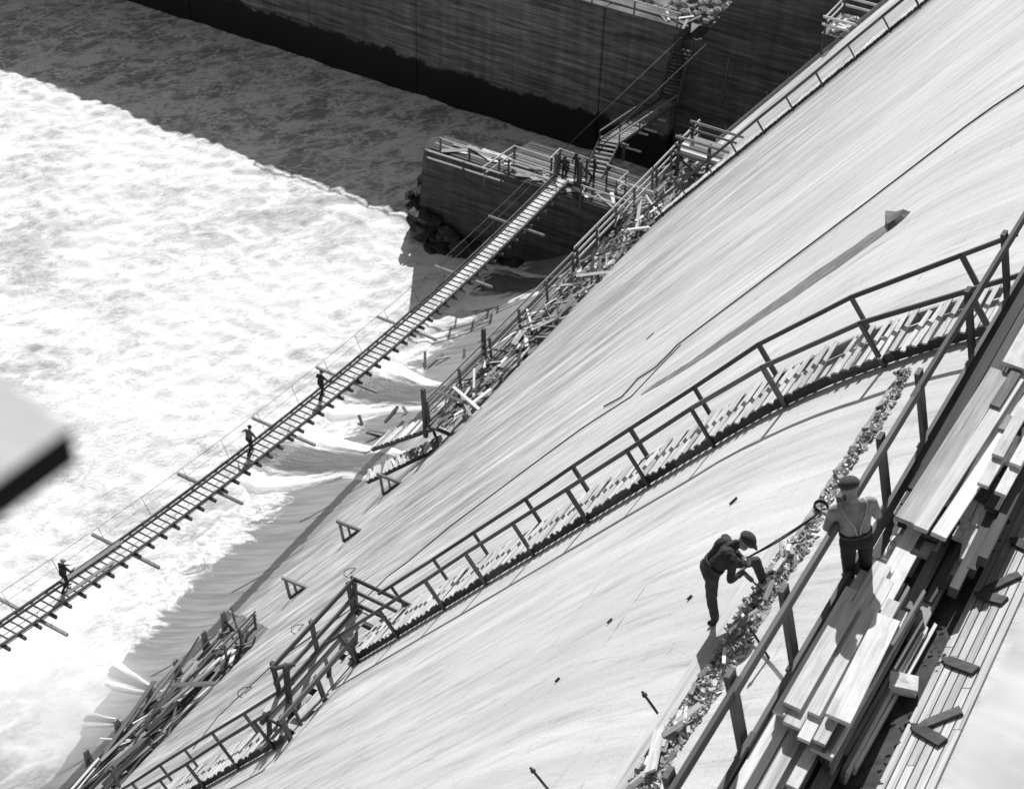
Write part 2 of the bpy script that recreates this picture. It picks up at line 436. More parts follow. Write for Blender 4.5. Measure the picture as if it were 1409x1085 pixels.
# ---- training wall, chute wall, rubble bank
WY, WTOP = 87.8, -47.15
def wall_block(name, X0, X1, Y, d, z0, z1, mat, label, cat='wall', bevel=.05):
    bm = bmesh.new(); bmesh.ops.create_cube(bm, size=1)
    c = Vector(((X0+X1)/2, Y+d/2, (z0+z1)/2))
    for v in bm.verts: v.co = Vector((v.co.x*(X1-X0), v.co.y*d, v.co.z*(z1-z0)))+c
    bmesh.ops.bevel(bm, geom=bm.edges[:], offset=bevel, segments=1, affect='EDGES')
    o = bm_obj(name, bm, mat, None, (0, 0, 0)); return tag(o, label, cat)
JX = [at(573, 60, Y=WY).x, at(826, 100, Y=WY).x]
tw = thing('training_wall', 'high shaded board-marked concrete wall along the far side of the river', 'wall', (-60, WY, WATER))
xs = [-150, JX[0]-22, JX[0], JX[1], -37.35]
for i in range(4):                                   # cast in long panels with open joints between
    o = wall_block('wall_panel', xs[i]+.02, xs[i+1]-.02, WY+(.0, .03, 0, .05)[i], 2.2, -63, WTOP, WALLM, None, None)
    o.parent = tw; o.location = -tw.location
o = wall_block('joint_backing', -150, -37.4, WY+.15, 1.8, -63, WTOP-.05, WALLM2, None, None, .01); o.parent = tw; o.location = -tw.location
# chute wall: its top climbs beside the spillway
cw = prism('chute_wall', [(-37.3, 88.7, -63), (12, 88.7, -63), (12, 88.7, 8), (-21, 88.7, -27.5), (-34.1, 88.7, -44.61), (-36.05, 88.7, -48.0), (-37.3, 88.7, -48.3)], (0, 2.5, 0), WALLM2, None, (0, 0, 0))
tag(cw, 'dark concrete chute wall whose top edge climbs beside the spillway', 'wall')
crk = [at(1003, 80, Y=88.68), at(1001, 95, Y=88.68), at(999, 108, Y=88.68), at(996, 122, Y=88.68), at(993, 145, Y=88.68)]
tube('seepage_crack', crk, .09, MORTAR, cw, 6)
def build_bank():
    V = []; Fc = []; n = 70
    for i in range(n+1):
        for j in range(n+1):
            X = -110+140*i/n; Y = 89.8+60*j/n
            V.append((X, Y, WTOP-.35+.22*(Y-89.8)+.9*noise.fractal(Vector((X*.25, Y*.25, 1)), .9, 2.1, 4)*min(1, (Y-89.8)/3)))
    for i in range(n):
        for j in range(n): a = i*(n+1)+j; Fc.append((a, a+n+1, a+n+2, a+1))
    o = mesh_obj('earth_bank', V, Fc, ROCK, None, (0, 0, 0)); o['kind'] = 'structure'
    tag(o, 'rough earth and stone bank behind the far wall', None, None, 'structure')
build_bank()
def rock_into(bm, c, r, rnd):
    g = bmesh.ops.create_icosphere(bm, subdivisions=1, radius=1)
    s = Vector((r*rnd.uniform(.7, 1.3), r*rnd.uniform(.7, 1.3), r*rnd.uniform(.5, .9)))
    for v in g['verts']:
        k = rnd.uniform(.75, 1.2); v.co = Vector((v.co.x*s.x*k, v.co.y*s.y*k, v.co.z*s.z*k))+Vector(c)
ROCKP = mat_plain('pale_rubble', .34, .9, .5, 1.2)
rnd = random.Random(5); bm = bmesh.new()
for i in range(900):
    X = rnd.uniform(-47, -24); Y = 90.0+rnd.random()**1.5*16
    rock_into(bm, (X, Y, WTOP-.2+.22*(Y-89.8)+rnd.uniform(-.1, .25)), rnd.uniform(.1, .42), rnd)
o = bm_obj('bank_rubble', bm, ROCKP, None, (0, 0, 0)); tag(o, 'heaped broken stones on the bank behind the far wall', 'rubble', None, 'stuff')

# ---- bridge pier
PY0, PY1, PTOP = 72.4, 76.9, -51.85
def build_pier():
    root = thing('bridge_pier', 'shaded concrete pier block carrying the far end of the footbridge', 'pier', (-40, PY0, WATER))
    bm = bmesh.new()
    X0, X1 = -47.6, -32.2
    # plan outline with slightly cut nose, battered base
    ring = [(X0, PY0), (X1, PY0), (X1, PY1), (-42.2, PY1), (-42.6, PY1-2.4), (X0+.3, PY1-2.4), (X0-.3, PY1-3.2)]
    lv = [(-63, .5), (-58, .35), (PTOP-.4, 0), (PTOP, 0)]
    rows = []
    for z, b in lv:
        rows.append([bm.verts.new((x-(b if x < -40 else 0), y-(b if y == PY0 else 0), z)) for x, y in ring])
    for a, b in zip(rows, rows[1:]):
        for i in range(7): bm.faces.new((a[i], a[(i+1) % 7], b[(i+1) % 7], b[i]))
    bm.faces.new(rows[-1]); bm.faces.new(rows[0][::-1])
    for v in bm.verts: v.co -= root.location
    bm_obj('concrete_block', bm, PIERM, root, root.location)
    bm = bmesh.new(); bmesh.ops.create_grid(bm, x_segments=1, y_segments=1, size=1); bm.free()
    # broken rock round the foot of the nose
    r2 = random.Random(3); bm = bmesh.new()
    for i in range(46):
        k = r2.random(); x = -48.3+k*9; y = PY0-.5-.5*r2.random()
        rock_into(bm, Vector((x, y, WATER+r2.uniform(-.2, 1.9*(1-k)+.3)))-root.location, r2.uniform(.4, .95), r2)
    for i in range(26):
        rock_into(bm, Vector((-48.5+r2.uniform(-.5, .4), PY0+r2.uniform(0, 4), WATER+r2.uniform(0, 3.2)))-root.location, r2.uniform(.4, .8), r2)
    o = bm_obj('rock_footing', bm, mat_plain('wet_rock', .03, .5, .5, 1.5), root, root.location); o['kind'] = 'stuff'
    # plank decking laid on top
    y = PY0+.15; i = 0
    while y < PY1-.3:
        xa = -47.2 if y < PY1-2.8 else -42.0; beam('deck_plank', (xa+random.uniform(-.1, .1), y+.12, PTOP+.03), (-32.6+random.uniform(-.2, .2), y+.12, PTOP+.03), .22, .05, random.choice((WOOD_DARK, WOOD_DARK, WOOD_MID)), root, warp=0); y += .3
    return root
PIER = build_pier()

# ---- water sheets pouring over the apron
def fan(name, label, e0, e1, lift=.3, n=26, m=14):
    """e0, e1: pixel polylines of the two rims, outlet first"""
    def pl(e):
        P = [face_at(x, y, 0, WATER) for x, y in e]
        return P
    a, b = pl(e0), pl(e1)
    def smp(P, t):
        k = t*(len(P)-1); i = min(int(k), len(P)-2); return P[i].lerp(P[i+1], k-i)
    V = []; UV = []; Fc = []
    for i in range(n+1):
        t = i/n
        p, q = smp(a, t), smp(b, t)
        for j in range(m+1):
            u = j/m; c = p.lerp(q, u); base = max(prof(c.x), WATER)
            rim = math.exp(-((u-.06)/.09)**2)+math.exp(-((u-.94)/.09)**2)
            h = lift*(math.sin(math.pi*min(1, max(0, u)))**.6*.8+rim*.5*t)*(.4+.6*t) + .1*t*noise.noise((c.x*2, c.y*2, 4))
            if j in (0, m): h = -.15
            if t > .85: h -= (t-.85)*2.0
            V.append((c.x, c.y, base+h)); UV.append((t, u))
    for i in range(n):
        for j in range(m): k = i*(m+1)+j; Fc.append((k, k+m+1, k+m+2, k+1))
    o = mesh_obj(name, V, Fc, JETM, None, V[0], True)
    uvl = o.data.uv_layers.new(name='flow')
    for l in o.data.loops: uvl.data[l.index].uv = UV[l.vertex_index]
    return tag(o, label, 'water jet', 'water sheets spilling over the apron')
fan('water_sheet', 'white-rimmed water sheet spilling just below the fallen slatted ramp', [(600, 607), (545, 612), (495, 607), (440, 585), (400, 578)], [(560, 633), (470, 658), (420, 672), (350, 684), (318, 668)], .35)
fan('water_sheet', 'white-rimmed water sheet spilling just above the fallen slatted ramp', [(640, 524), (600, 522), (570, 508), (545, 492), (520, 478)], [(614, 556), (550, 568), (500, 577), (455, 583), (425, 572)], .35)
fan('water_sheet', 'dark shaded water sheet spilling beside the bridge pier', [(775, 377), (735, 375), (700, 362), (670, 345), (640, 335)], [(755, 402), (720, 412), (690, 422), (650, 430), (612, 424)], .3)
fan('water_sheet', 'narrow white spout above the lowest spout at lower left', [(238, 953), (215, 945), (190, 928), (160, 905), (130, 880)], [(236, 957), (205, 955), (175, 952), (140, 945), (100, 935)], .35)
fan('water_sheet', 'lowest narrow white spout at lower left of the apron', [(178, 994), (160, 988), (135, 982), (105, 978), (70, 970)], [(178, 997), (155, 999), (130, 1000), (100, 1002), (60, 1010)], .3)

# ================================================================== TIMBER STAIRS, WALKWAYS, RAILINGS
def flight(name, label, Y0, Y1, Xt, Xb, tread=.2, post_sp=1.85, pv=(-.42, 0, .52), start=.5, near=True, far=True, tmat=WOOD_TREAD, group=None, st_h=.15, off=.11, rail_w=.07, hs=1.18):
    """cleated stair lying straight down the spillway face between Y0 (near) and Y1 (far)"""
    root = thing(name, label, 'stairs', onface(Xb, (Y0+Y1)/2), group)
    s0, s1 = s_of(Xt), s_of(Xb)
    n = max(3, int((s1-s0)/1.2))
    for Y in (Y0, Y1):
        pts = [onface(X_of(s0+(s1-s0)*i/n), Y, off) for i in range(n+1)]
        for i in range(n): 
            e = (pts[i+1]-pts[i]).normalized()*.015
            beam('stringer', pts[i]-e, pts[i+1]+e, .07, st_h+.004*(i % 2), WOOD_DARK if Y == Y0 else WOOD_MID, root, up=nrm(pts[i].x))
    s = s0+.1; k = 0
    while s < s1:
        X = X_of(s); p = onface(X, 0, off+st_h/2+.0)
        d = random.uniform(-.02, .02)
        if random.random() < .03: s += tread; continue
        beam('tread', (p.x+d, Y0-.06+random.uniform(-.07, .04), p.z), (p.x+d+random.uniform(-.04, .04), Y1+.06+random.uniform(-.05, .09), p.z+random.uniform(-.01, .01)), .072, .03, tmat, root, up=(-.25, 0, 1))
        s += tread; k += 1
    pv = Vector(pv)
    for Y, use, side in ((Y0, near, -1), (Y1, far, 1)):
        if not use: continue
        s = s0+start+(0 if side < 0 else .55); tops = []
        while s < s1-.1:
            X = X_of(s); b = onface(X, Y+side*.075, off-.1); t = b+pv*(hs+random.uniform(-.02, .03))
            beam('post', b, t, .05, random.choice((.06, .07, .085)), WOOD_RAIL, root, up=(1, 0, 1), roll=random.gauss(0, .12)); tops.append(t); s += post_sp*random.uniform(.88, 1.12)
        e0 = tops[0]+(tops[0]-tops[1])*.45; e1 = tops[-1]+(tops[-1]-tops[-2])*.3
        tops = [e0]+tops+[e1]
        # rails are long boards, so bend them gently over two bays
        for i in range(len(tops)-1):
            a, b = tops[i].copy(), tops[i+1].copy(); e = (b-a).normalized()*.02
            beam('handrail', a-e, b+e, .045, rail_w+.003*(i % 2), WOOD_RAIL, root, up=(-.5, 0, .87))
    return root
flight('timber_stairs', 'long curved timber stair with two handrails crossing the middle of the spillway', 18.76, 19.9, -1.9, -14.6, start=.9)
flight('timber_stairs', 'lower timber stair running off the bottom edge below the landing', 16.15, 17.2, -14.4, -22.5, start=.5)
flight('timber_stairs', 'distant timber stair climbing the spillway to the top right corner', 60.6, 61.7, -9, -28.5, start=.6, far=False, post_sp=1.9, rail_w=.13, hs=1.15)

def railing(name, label, base, h=1.0, rails=(1.0, .55), sp=2.2, lean=(0, 0, 1), w=.08, mat=WOOD_RAIL, extend=.15, group=None, rh=.1, down=0.0, rmat=None):
    base = [Vector(b) for b in base]; L = Vector(lean).normalized()
    root = thing(name, label, 'railing', base[0], group)
    for a, b in zip(base, base[1:]):
        d = b-a; n = max(1, round(d.length/sp)); x = d.normalized()
        for i in range(n+1):
            if i == 0 and a is not base[0]: continue
            p = a+d*i/n
            beam('post', p-L*down, p+L*(h+random.uniform(.0, .06)), w, w, mat, root, up=x)
        side = L.cross(x).normalized()*(w/2+.02)
        for k, r in enumerate(rails):
            beam('rail', a+L*h*r-x*extend+side, b+L*h*r+x*extend+side, .04, rh, rmat or mat, root, up=L, warp=0)
    return root

# ---- landing between the two flights
LZ = -27.75
def build_landing():
    root = thing('stair_landing', 'level timber landing with rails between the two stair flights', 'landing', (-14.6, 18, LZ))
    X0, X1, Y0, Y1 = -15.3, -14.1, 16.6, 20.0
    for X in (-15.22, -14.5):
        beam('joist', (X, Y0-.3, LZ-.1), (X, Y1+.2, LZ-.1), .09, .2, WOOD_DARK, root)
    for Y in (Y0, 17.7, 18.9, Y1):
        beam('bearer', (-13.9, Y, LZ-.27), (-15.4, Y, LZ-.27), .1, .14, WOOD_DARK, root)
        b = onface(-15.3, Y, 0); beam('strut', (-15.25, Y, LZ-.3), b, .08, .1, WOOD_DARK, root, up=(0, 1, 0))
    X = X0; 
    while X < X1-.05:
        if not (-14.9 < X < -14.7):
            beam('deck_plank', (X+.1, Y0-.2+random.uniform(-.15, .1), LZ+.03), (X+.1, Y1+random.uniform(-.1, .15), LZ+.03+random.uniform(0, .02)), .2, .04, WOOD_TREAD, root)
        X += .235
    return root
build_landing()
P = lambda x, y, z: at(x, y, Z=z)
railing('landing_railing', 'outer railing of the stair landing with plank kickboard', [(-15.3, 20.0, LZ), (-15.3, 17.1, LZ)], .95, (1.0, .5, .1), 1.4, (-.12, 0, 1), .09, rh=.13)
railing('landing_railing', 'short end railing across the upper end of the landing', [(-15.3, 20.1, LZ), (-13.9, 20.1, LZ)], .95, (1.0, .55, .1), 1.7, (0, 0, 1), .09, rh=.11)
railing('landing_railing', 'inner railing of the landing on the uphill side', [(-14.2, 18.65, LZ+.05), (-14.2, 16.1, LZ+.05)], .8, (1.0,), 1.5, (-.3, 0, 1), .09, rh=.12)
r_ = thing('timber_post', 'tall dark post at the lower outer corner of the landing', 'post', (-14.95, 17.0, LZ-.7))
beam('post', (-14.95, 17.0, LZ-1.0), (-14.95, 17.0, LZ+1.3), .11, .11, WOOD_DARK, r_, up=(0, 1, 0))
beam('crosspiece', (-15.15, 16.8, LZ+1.25), (-14.8, 17.15, LZ+1.27), .06, .09, WOOD_DARK, r_)
beam('brace', (-14.95, 16.95, LZ+.35), (-14.1, 16.5, LZ-.1), .06, .09, WOOD_DARK, r_)
for i, (dy, ln, lab) in enumerate([(0, 1.3, 'upper of two loose boards lying below the landing'), (-.35, 1.1, 'lower of two loose boards lying below the landing')]):
    p = face_at(405+i*-6, 990+i*22, .09)
    tag(beam('loose_board', p, p+Vector((.35, ln, .46)), .16, .05, WOOD_MID, None, up=nrm(p.x)), lab, 'board', 'loose boards under the landing')

# ---- toe walkway with all its scrap
TX, TZ = -26.1, -43.5
def walkway(name, label, Ya, Yb, deck=True):
    root = thing(name, label, 'walkway', (TX, Ya, TZ))
    for X in (TX-.1, TX-1.35):
        y = Ya
        while y < Yb-.1:
            y2 = min(y+4.2, Yb); beam('joist', (X, y, TZ-.12), (X, y2-.02, TZ-.12+random.uniform(-.02, .02)), .1, .2, WOOD_DARK, root); y = y2
    y = Ya+.2
    while y < Yb:
        beam('bearer', (TX+.25, y, TZ-.29), (TX-1.5, y, TZ-.29), .1, .14, WOOD_DARK, root)
        beam('strut', (TX-1.4, y+.12, TZ-.2), onface(TX-1.0, y+.12), .08, .1, WOOD_DARK, root, up=(0, 1, 0)); y += 2.1
    for k in range(5):
        y = Ya+random.uniform(-.2, .3); X = TX-.12-.27*k
        while y < Yb-.6:
            L = min(random.uniform(2.4, 4.2), Yb-y+.2)
            if random.random() < .86: beam('deck_plank', (X, y, TZ+.02), (X+random.uniform(-.03, .03), y+L, TZ+.02+random.uniform(0, .03)), .23, .04, WOOD_MID, root)
            y += L+.03
    return root
walkway('toe_walkway', 'long timber walkway at the foot of the spillway choked with scrap boards', 41.8, 69.0)
walkway('toe_walkway', 'lower left end of the toe walkway piled with planks', 16.5, 28.8)
railing('walkway_railing', 'outer walkway railing from the fallen ramp up to the dark corner post', [(TX-1.4, 42.0, TZ), (TX-1.4, 54.9, TZ)], 1.05, (1.0, .62, .3), 2.4, (-.1, 0, 1), .1, rh=.12, rmat=WOOD_MID)
railing('walkway_railing', 'middle stretch of outer walkway railing nearest the bridge pier', [(TX-1.4, 55.3, TZ+.1), (TX-1.4, 63.4, TZ+.2)], 1.15, (1.0, .66, .33), 2.0, (-.1, 0, 1), .1, rh=.13, rmat=WOOD_PALE)
railing('walkway_railing', 'upper stretch of outer walkway railing right of the bridge pier', [(TX-1.35, 63.8, TZ+.2), (TX-1.35, 69.0, TZ+.3)], 1.2, (1.0, .66, .33), 2.0, (-.1, 0, 1), .1, rh=.13, rmat=WOOD_PALE)
for y, lab in ((41.9, 'tall dark post where the fallen ramp meets the toe walkway'), (46.8, 'tall dark post midway along the toe walkway')):
    o = beam('timber_post', (TX-1.5, y, TZ-.9), (TX-1.62, y, TZ+1.75), .16, .16, WOOD_DARK, None, up=(0, 1, 0)); tag(o, lab, 'post', 'dark posts of the toe walkway')
# trestle platform at the upper end of the walkway
def trestle():
    root = thing('trestle_platform', 'dark timber trestle at the upper end of the toe walkway', 'platform', (TX+1.5, 66, TZ))
    X0, X1, Y0, Y1 = TX-1.0, TX+2.4, 65.4, 67.0
    zt = TZ+1.6
    for X, Y in ((X0, Y0), (X0, Y1), (X1, Y0), (X1, Y1), ((X0+X1)/2, Y0)):
        zb = max(TZ, prof(X)) if X > TX else TZ
        beam('post', (X, Y, zb-.1), (X, Y, zt+1.0), .14, .14, WOOD_DARK, root, up=(0, 1, 0))
    for Y in (Y0-.1, Y1+.1):
        beam('beam', (X0-.2, Y, zt), (X1+.2, Y, zt), .12, .2, WOOD_MID, root); beam('rail', (X0-.2, Y-.05, zt+.95), (X1+.2, Y-.05, zt+.95), .05, .14, WOOD_MID, root)
        beam('rail', (X0-.2, Y-.05, zt+.5), (X1+.2, Y-.05, zt+.5), .05, .12, WOOD_MID, root)
    beam('brace', (X0, Y0-.14, TZ+.2), (X1, Y0-.14, zt-.1), .06, .12, WOOD_DARK, root); beam('brace', (X0, Y0-.2, zt-.1), ((X0+X1)/2, Y0-.2, TZ+.4), .06, .12, WOOD_DARK, root)
    for k in range(8): beam('deck_plank', (X0-.1, Y0+.05+k*.2, zt+.13), (X1+.1, Y0+.05+k*.2, zt+.13), .18, .05, WOOD_PALE if k % 3 == 0 else WOOD_MID, root)
    return root
trestle()
# scrap boards heaped on the walkway
LAB = {0: 'scrap board in the tangled heap along the toe walkway', 1: 'plank lying on the lower left end of the toe walkway'}
def scrap(n, Ya, Yb, spread, group, lab, Lr=(.5, 2.2), yaw=.9, mats=(WOOD_PALE, WOOD_MID, WOOD_MID, WOOD_DARK), zr=.35, X=TX-.65):
    for i in range(n):
        y = random.uniform(Ya, Yb); x = X+random.uniform(-spread, spread)
        L = random.uniform(*Lr); a = random.gauss(0, yaw*.55); e = random.gauss(0, .12)
        d = Vector((math.sin(a), math.cos(a), e)).normalized()*L/2
        z = max(TZ+.09+random.random()**1.6*zr+abs(d.z), prof(x+abs(d.x))+.06 if x+abs(d.x) > TX else -99)
        c = Vector((x, y, z)); m = random.choice(mats)
        o = beam('scrap_board', c-d, c+d, random.choice((.05, .07, .1, .1, .14, .18)), random.choice((.03, .05)), m, None, warp=random.choice((0, 1, 2)), roll=random.gauss(0, .35))
        tag(o, lab, 'board', group)
scrap(225, 42.2, 61, .62, 'scrap boards on the toe walkway', LAB[0])
scrap(60, 59, 68.6, .7, 'scrap boards on the toe walkway', LAB[0], zr=.7)
scrap(44, 17.5, 27, .55, 'planks on the lower left walkway', LAB[1], (2.2, 5), .12, (WOOD_MID, WOOD_MID, WOOD_PALE, WOOD_DARK), .35)
scrap(26, 22, 28.6, .7, 'planks on the lower left walkway', LAB[1], (.6, 1.6), 1.2, (WOOD_MID, WOOD_DARK, WOOD_PALE), .45)

# fallen slatted ramp beside the walkway
def slat_ramp(name, label, p0, p1, w, n, mat=WOOD_MID):
    p0, p1 = Vector(p0), Vector(p1); x = (p1-p0).normalized(); side = Vector((0, 0, 1)).cross(x).normalized()
    root = thing(name, label, 'ramp', p0)
    for s in (-1, 1): beam('side_board', p0+side*s*w/2, p1+side*s*w/2, .06, .2, WOOD_DARK, root)
    for i in range(n):
        c = p0.lerp(p1, (i+.5)/n); a = random.uniform(-.12, .12)
        beam('slat', c-side*w*.55+x*a+Vector((0, 0, .12)), c+side*w*.55-x*a+Vector((0, 0, .12)), .13, .04, WOOD_PALE if random.random() < .6 else mat, root)
    return root
slat_ramp('slatted_ramp', 'fallen slatted ramp jutting left from the toe walkway over the water', at(612, 577, Z=TZ+.1), at(522, 608, Z=-46.3), 1.2, 17)
slat_ramp('slatted_ramp', 'narrow slatted ramp hugging the spillway lip below the fallen ramp', at(608, 608, Z=TZ-.8), at(505, 657, Z=-46.2), .6, 26)
for i, (q, ln) in enumerate([((498, 582), 1.0), ((540, 572), 1.4), ((560, 568), .8), ((528, 597), 1.6), ((518, 601), 1.2), ((545, 596), 1.8), ((600, 497), 1.5), ((613, 494), 1.0), ((640, 490), .9), ((586, 503), 2.2)]):
    p = face_at(q[0], q[1], .12, WATER); a = random.uniform(0, 3.1); d = Vector((math.cos(a)*ln/2, math.sin(a)*ln/2, .05))
    o = beam('drift_board', p-d, p+d, .16, .06, random.choice((WOOD_MID, WOOD_DARK)), None, warp=1); tag(o, 'stray dark board stranded on the wet apron among the water sheets', 'board', 'boards stranded on the apron')

# triangular wall brackets left where the walkway has been stripped
def bracket(q, label, sc=1.0):
    b = face_at(*q); X, Y = b.x, b.y
    root = thing('wall_bracket', label, 'bracket', b, 'timber brackets on the spillway face')
    a = onface(X+.45*sc, Y, .05); c = onface(X-.6*sc, Y, .05); tip = a+Vector((-1.35*sc, -.1, .05))
    beam('arm', a+Vector((.1, 0, .02)), tip, .09, .13, WOOD_MID, root); beam('strut', c, a.lerp(tip, .86), .08, .1, WOOD_MID, root, up=(0, 1, 0))
    beam('wall_leg', a, c, .1, .1, WOOD_DARK, root, up=nrm(X)); beam('tie', a.lerp(tip, .5), a.lerp(c, .55), .06, .08, WOOD_MID, root, up=(0, 1, 0))
bracket((541, 672), 'timber bracket just below the slatted ramp', .8)
bracket((486, 737), 'second timber bracket down from the slatted ramp', .75)
bracket((412, 815), 'third timber bracket down from the slatted ramp', .75)
bracket((345, 868), 'lowest timber bracket at the end of the lower walkway', 1.0)
for i, q in enumerate([(137, 1062), (172, 1015), (212, 968), (250, 930), (292, 893), (322, 868)]):
    y = (20.8, 22.3, 23.95, 25.4, 26.95, 28.05)[i]
    root = thing('walkway_bracket', ['lowest', 'second lowest', 'third lowest', 'fourth lowest', 'fifth lowest', 'topmost'][i]+' upright wedge bracket along the lower left walkway', 'bracket', (TX-1.5, y, TZ), 'wedge brackets of the lower walkway')
    prism('wedge_plate', [(TX-1.5, y, TZ-.7), (TX-1.5, y+.45, TZ-.5), (TX-1.55, y+.3, TZ+.75), (TX-1.55, y+.12, TZ+.75)], (.07, 0, 0), WOOD_MID, root)
    beam('brace', (TX-1.45, y+.2, TZ+.3), (TX-.9, y+.2, TZ-.1), .06, .1, WOOD_DARK, root)
railing('walkway_railing', 'broken bit of railing near the top of the lower left walkway', [(TX-.3, 26.9, TZ+.2), (TX-.3, 28.6, TZ+.2)], .8, (1.0, .5), 1.0, (0, 0, 1), .07)
railing('walkway_railing', 'short railing beside the white board on the lower walkway', [(TX+.3, 18.2, TZ+.5), (TX+.3, 20.6, TZ+.5)], .8, (1.0, .4), 1.2, (-.3, 0, 1), .08, rh=.14)

# ---- end of the spillway block: row of dowels and a small hanging platform
dw = thing('dowel_row', 'row of short steel dowels along the far edge of the spillway', 'dowels', (-20, EDGE_Y, prof(-20)))
s = s_of(-8); k = 0
while s < s_of(-31):
    X = X_of(s); b = onface(X, EDGE_Y-.12, -.05); hh = .75 if k % 3 == 0 else .3
    tube('dowel', [b, b+Vector((-.05, .0, hh))], .03, STEEL, dw, 6); s += .62; k += 1
beam('edge_board', onface(-9, EDGE_Y-.3, .12), onface(-29.5, EDGE_Y-.3, .12), .05, .22, WOOD_MID, dw, up=nrm(-20))
def small_platform():
    c = Vector((-22.2, EDGE_Y+1.2, -39.3)); z = c.z
    root = thing('hanging_platform', 'small railed platform on the far edge of the spillway near the top', 'platform', c)
    for k in range(7): beam('deck_plank', (c.x-1.9+k*.3, EDGE_Y-.4, z), (c.x-1.9+k*.3, EDGE_Y+2.6, z), .26, .05, WOOD_MID, root)
    for x in (c.x-1.9, c.x):
        for y in (EDGE_Y-.3, EDGE_Y+2.5): beam('post', (x, y, z-1.3), (x, y, z+1.05), .1, .1, WOOD_DARK, root, up=(0, 1, 0))
    for r in (1.0, .55):
        beam('rail', (c.x-1.95, EDGE_Y-.45, z+r), (c.x-1.95, EDGE_Y+2.7, z+r), .05, .13, WOOD_PALE, root); beam('rail', (c.x-2.1, EDGE_Y-.37, z+r), (c.x+.2, EDGE_Y-.37, z+r), .05, .13, WOOD_PALE, root)
        beam('rail', (c.x-2.1, EDGE_Y+2.58, z+r), (c.x+.2, EDGE_Y+2.58, z+r), .05, .13, WOOD_PALE, root)
    for x in (c.x-1.6, c.x-.2): beam('bearer', (x, EDGE_Y-.8, z-.12), (x, EDGE_Y+2.8, z-.12), .1, .18, WOOD_DARK, root)
    for i in range(16):
        p = Vector((c.x-1.0+random.uniform(-.7, .7), EDGE_Y+1.0+random.uniform(-.8, .8), z+.1+.18*random.random())); a = random.uniform(0, 3)
        d = Vector((math.cos(a), math.sin(a), .1))*.3
        tag(beam('wood_block', p-d, p+d, .2, .12, WOOD_PALE), 'pale wood block in the pile on the small hanging platform', 'block', 'blocks on the hanging platform')
small_platform()

# ================================================================== PIER TOP, LADDERS, FOOTBRIDGE
RZ = PTOP+1.05
def prail(name, label, qs, rails=(1.0, .5), rmat=WOOD_PALE):
    return railing(name, label, [at(x, y, Z=RZ)-Vector((0, 0, 1.05)) for x, y in qs], 1.05, rails, 2.2, (0, 0, 1), .1, WOOD_DARK, .1, 'railings on the bridge pier', .1, .5, rmat)
prail('pier_railing', 'long front railing on the river end of the bridge pier', [(586, 207), (690, 240)])
prail('pier_railing', 'single rear rail on the river end of the bridge pier', [(606, 191), (687, 219)], (1.0,))
prail('pier_railing', 'railing turning back across the middle of the bridge pier', [(667, 230), (708, 202), (759, 218), (771, 206), (808, 219)])
prail('pier_railing', 'front railing just left of the footbridge end', [(700, 220), (760, 239)])
prail('pier_railing', 'small corner railing at the right end of the pier', [(836, 228), (862, 237), (849, 249), (861, 256)])
prail('pier_railing', 'front railing right of the footbridge end', [(800, 256), (862, 277)])
random.seed(21)
for i in range(26):
    p = Vector((random.uniform(-46, -34), random.uniform(PY0+.3, PY0+1.7), PTOP+.09+.05*random.random())); a = random.gauss(0, .5); L = random.uniform(.6, 2)
    d = Vector((math.cos(a), math.sin(a), 0))*L/2
    tag(beam('scrap_board', p-d, p+d, random.uniform(.15, .4), .04, random.choice((WOOD_PALE, WOOD_MID))), 'loose board lying on top of the bridge pier', 'board', 'loose boards on the bridge pier')

def ladder(name, label, p0, p1, w, n, side, mat=WOOD_MID, rails=0.0):
    p0, p1, side = Vector(p0), Vector(p1), Vector(side).normalized(); root = thing(name, label, 'stairs', p0)
    x = (p1-p0).normalized(); up = x.cross(side).normalized()
    if up.z < 0: up = -up
    for s in (-1, 1):
        o = side*s*w/2; beam('stringer', p0+o, p1+o, .08, .22, WOOD_DARK, root, up=up)
        if rails:
            v = Vector((0, 0, rails)); beam('handrail', p0+o+v, p1+o+v, .06, .1, mat, root, up=up)
            m = max(2, int((p1-p0).length/2.2))
            for k in range(m+1):
                q = p0.lerp(p1, k/m)+o; beam('post', q-Vector((0, 0, .1)), q+v, .08, .08, WOOD_DARK, root, up=side)
    for i in range(n):
        c = p0.lerp(p1, (i+.5)/n); beam('tread', c-side*w*.48, c+side*w*.48, .2, .05, mat, root, up=(0, 0, 1))
    return root
g0 = at(920, 140, Y=86.6); g1 = at(838, 196, Y=78.6)
ladder('wall_ladder', 'steep dark ladder stair against the corner of the far wall', at(941, 66, Y=87.4), g0+Vector((0, 0, .05)), 1.3, 15, (1, 0, 0), WOOD_DARK, .9)
ladder('gangway', 'timber gangway sloping from the far wall down towards the pier', g0, g1, 1.3, 24, (1, .25, 0), WOOD_MID, .7)
ladder('pier_ladder', 'short steep stair from the gangway down to the pier top', g1, at(815, 243, Z=PTOP), 1.3, 8, (1, .2, 0), WOOD_MID, 0)
tr = thing('gangway_trestle', 'pair of posts propping the lower end of the gangway', 'trestle', (g1.x, g1.y, PTOP))
for dx in (-.5, .9): beam('post', (g1.x+dx, g1.y+.4, PTOP-.6), (g1.x+dx, g1.y+.4, g1.z), .18, .18, WOOD_DARK, tr, up=(0, 1, 0))
beam('cap', (g1.x-.8, g1.y+.4, g1.z-.08), (g1.x+1.2, g1.y+.4, g1.z-.08), .18, .16, WOOD_MID, tr)
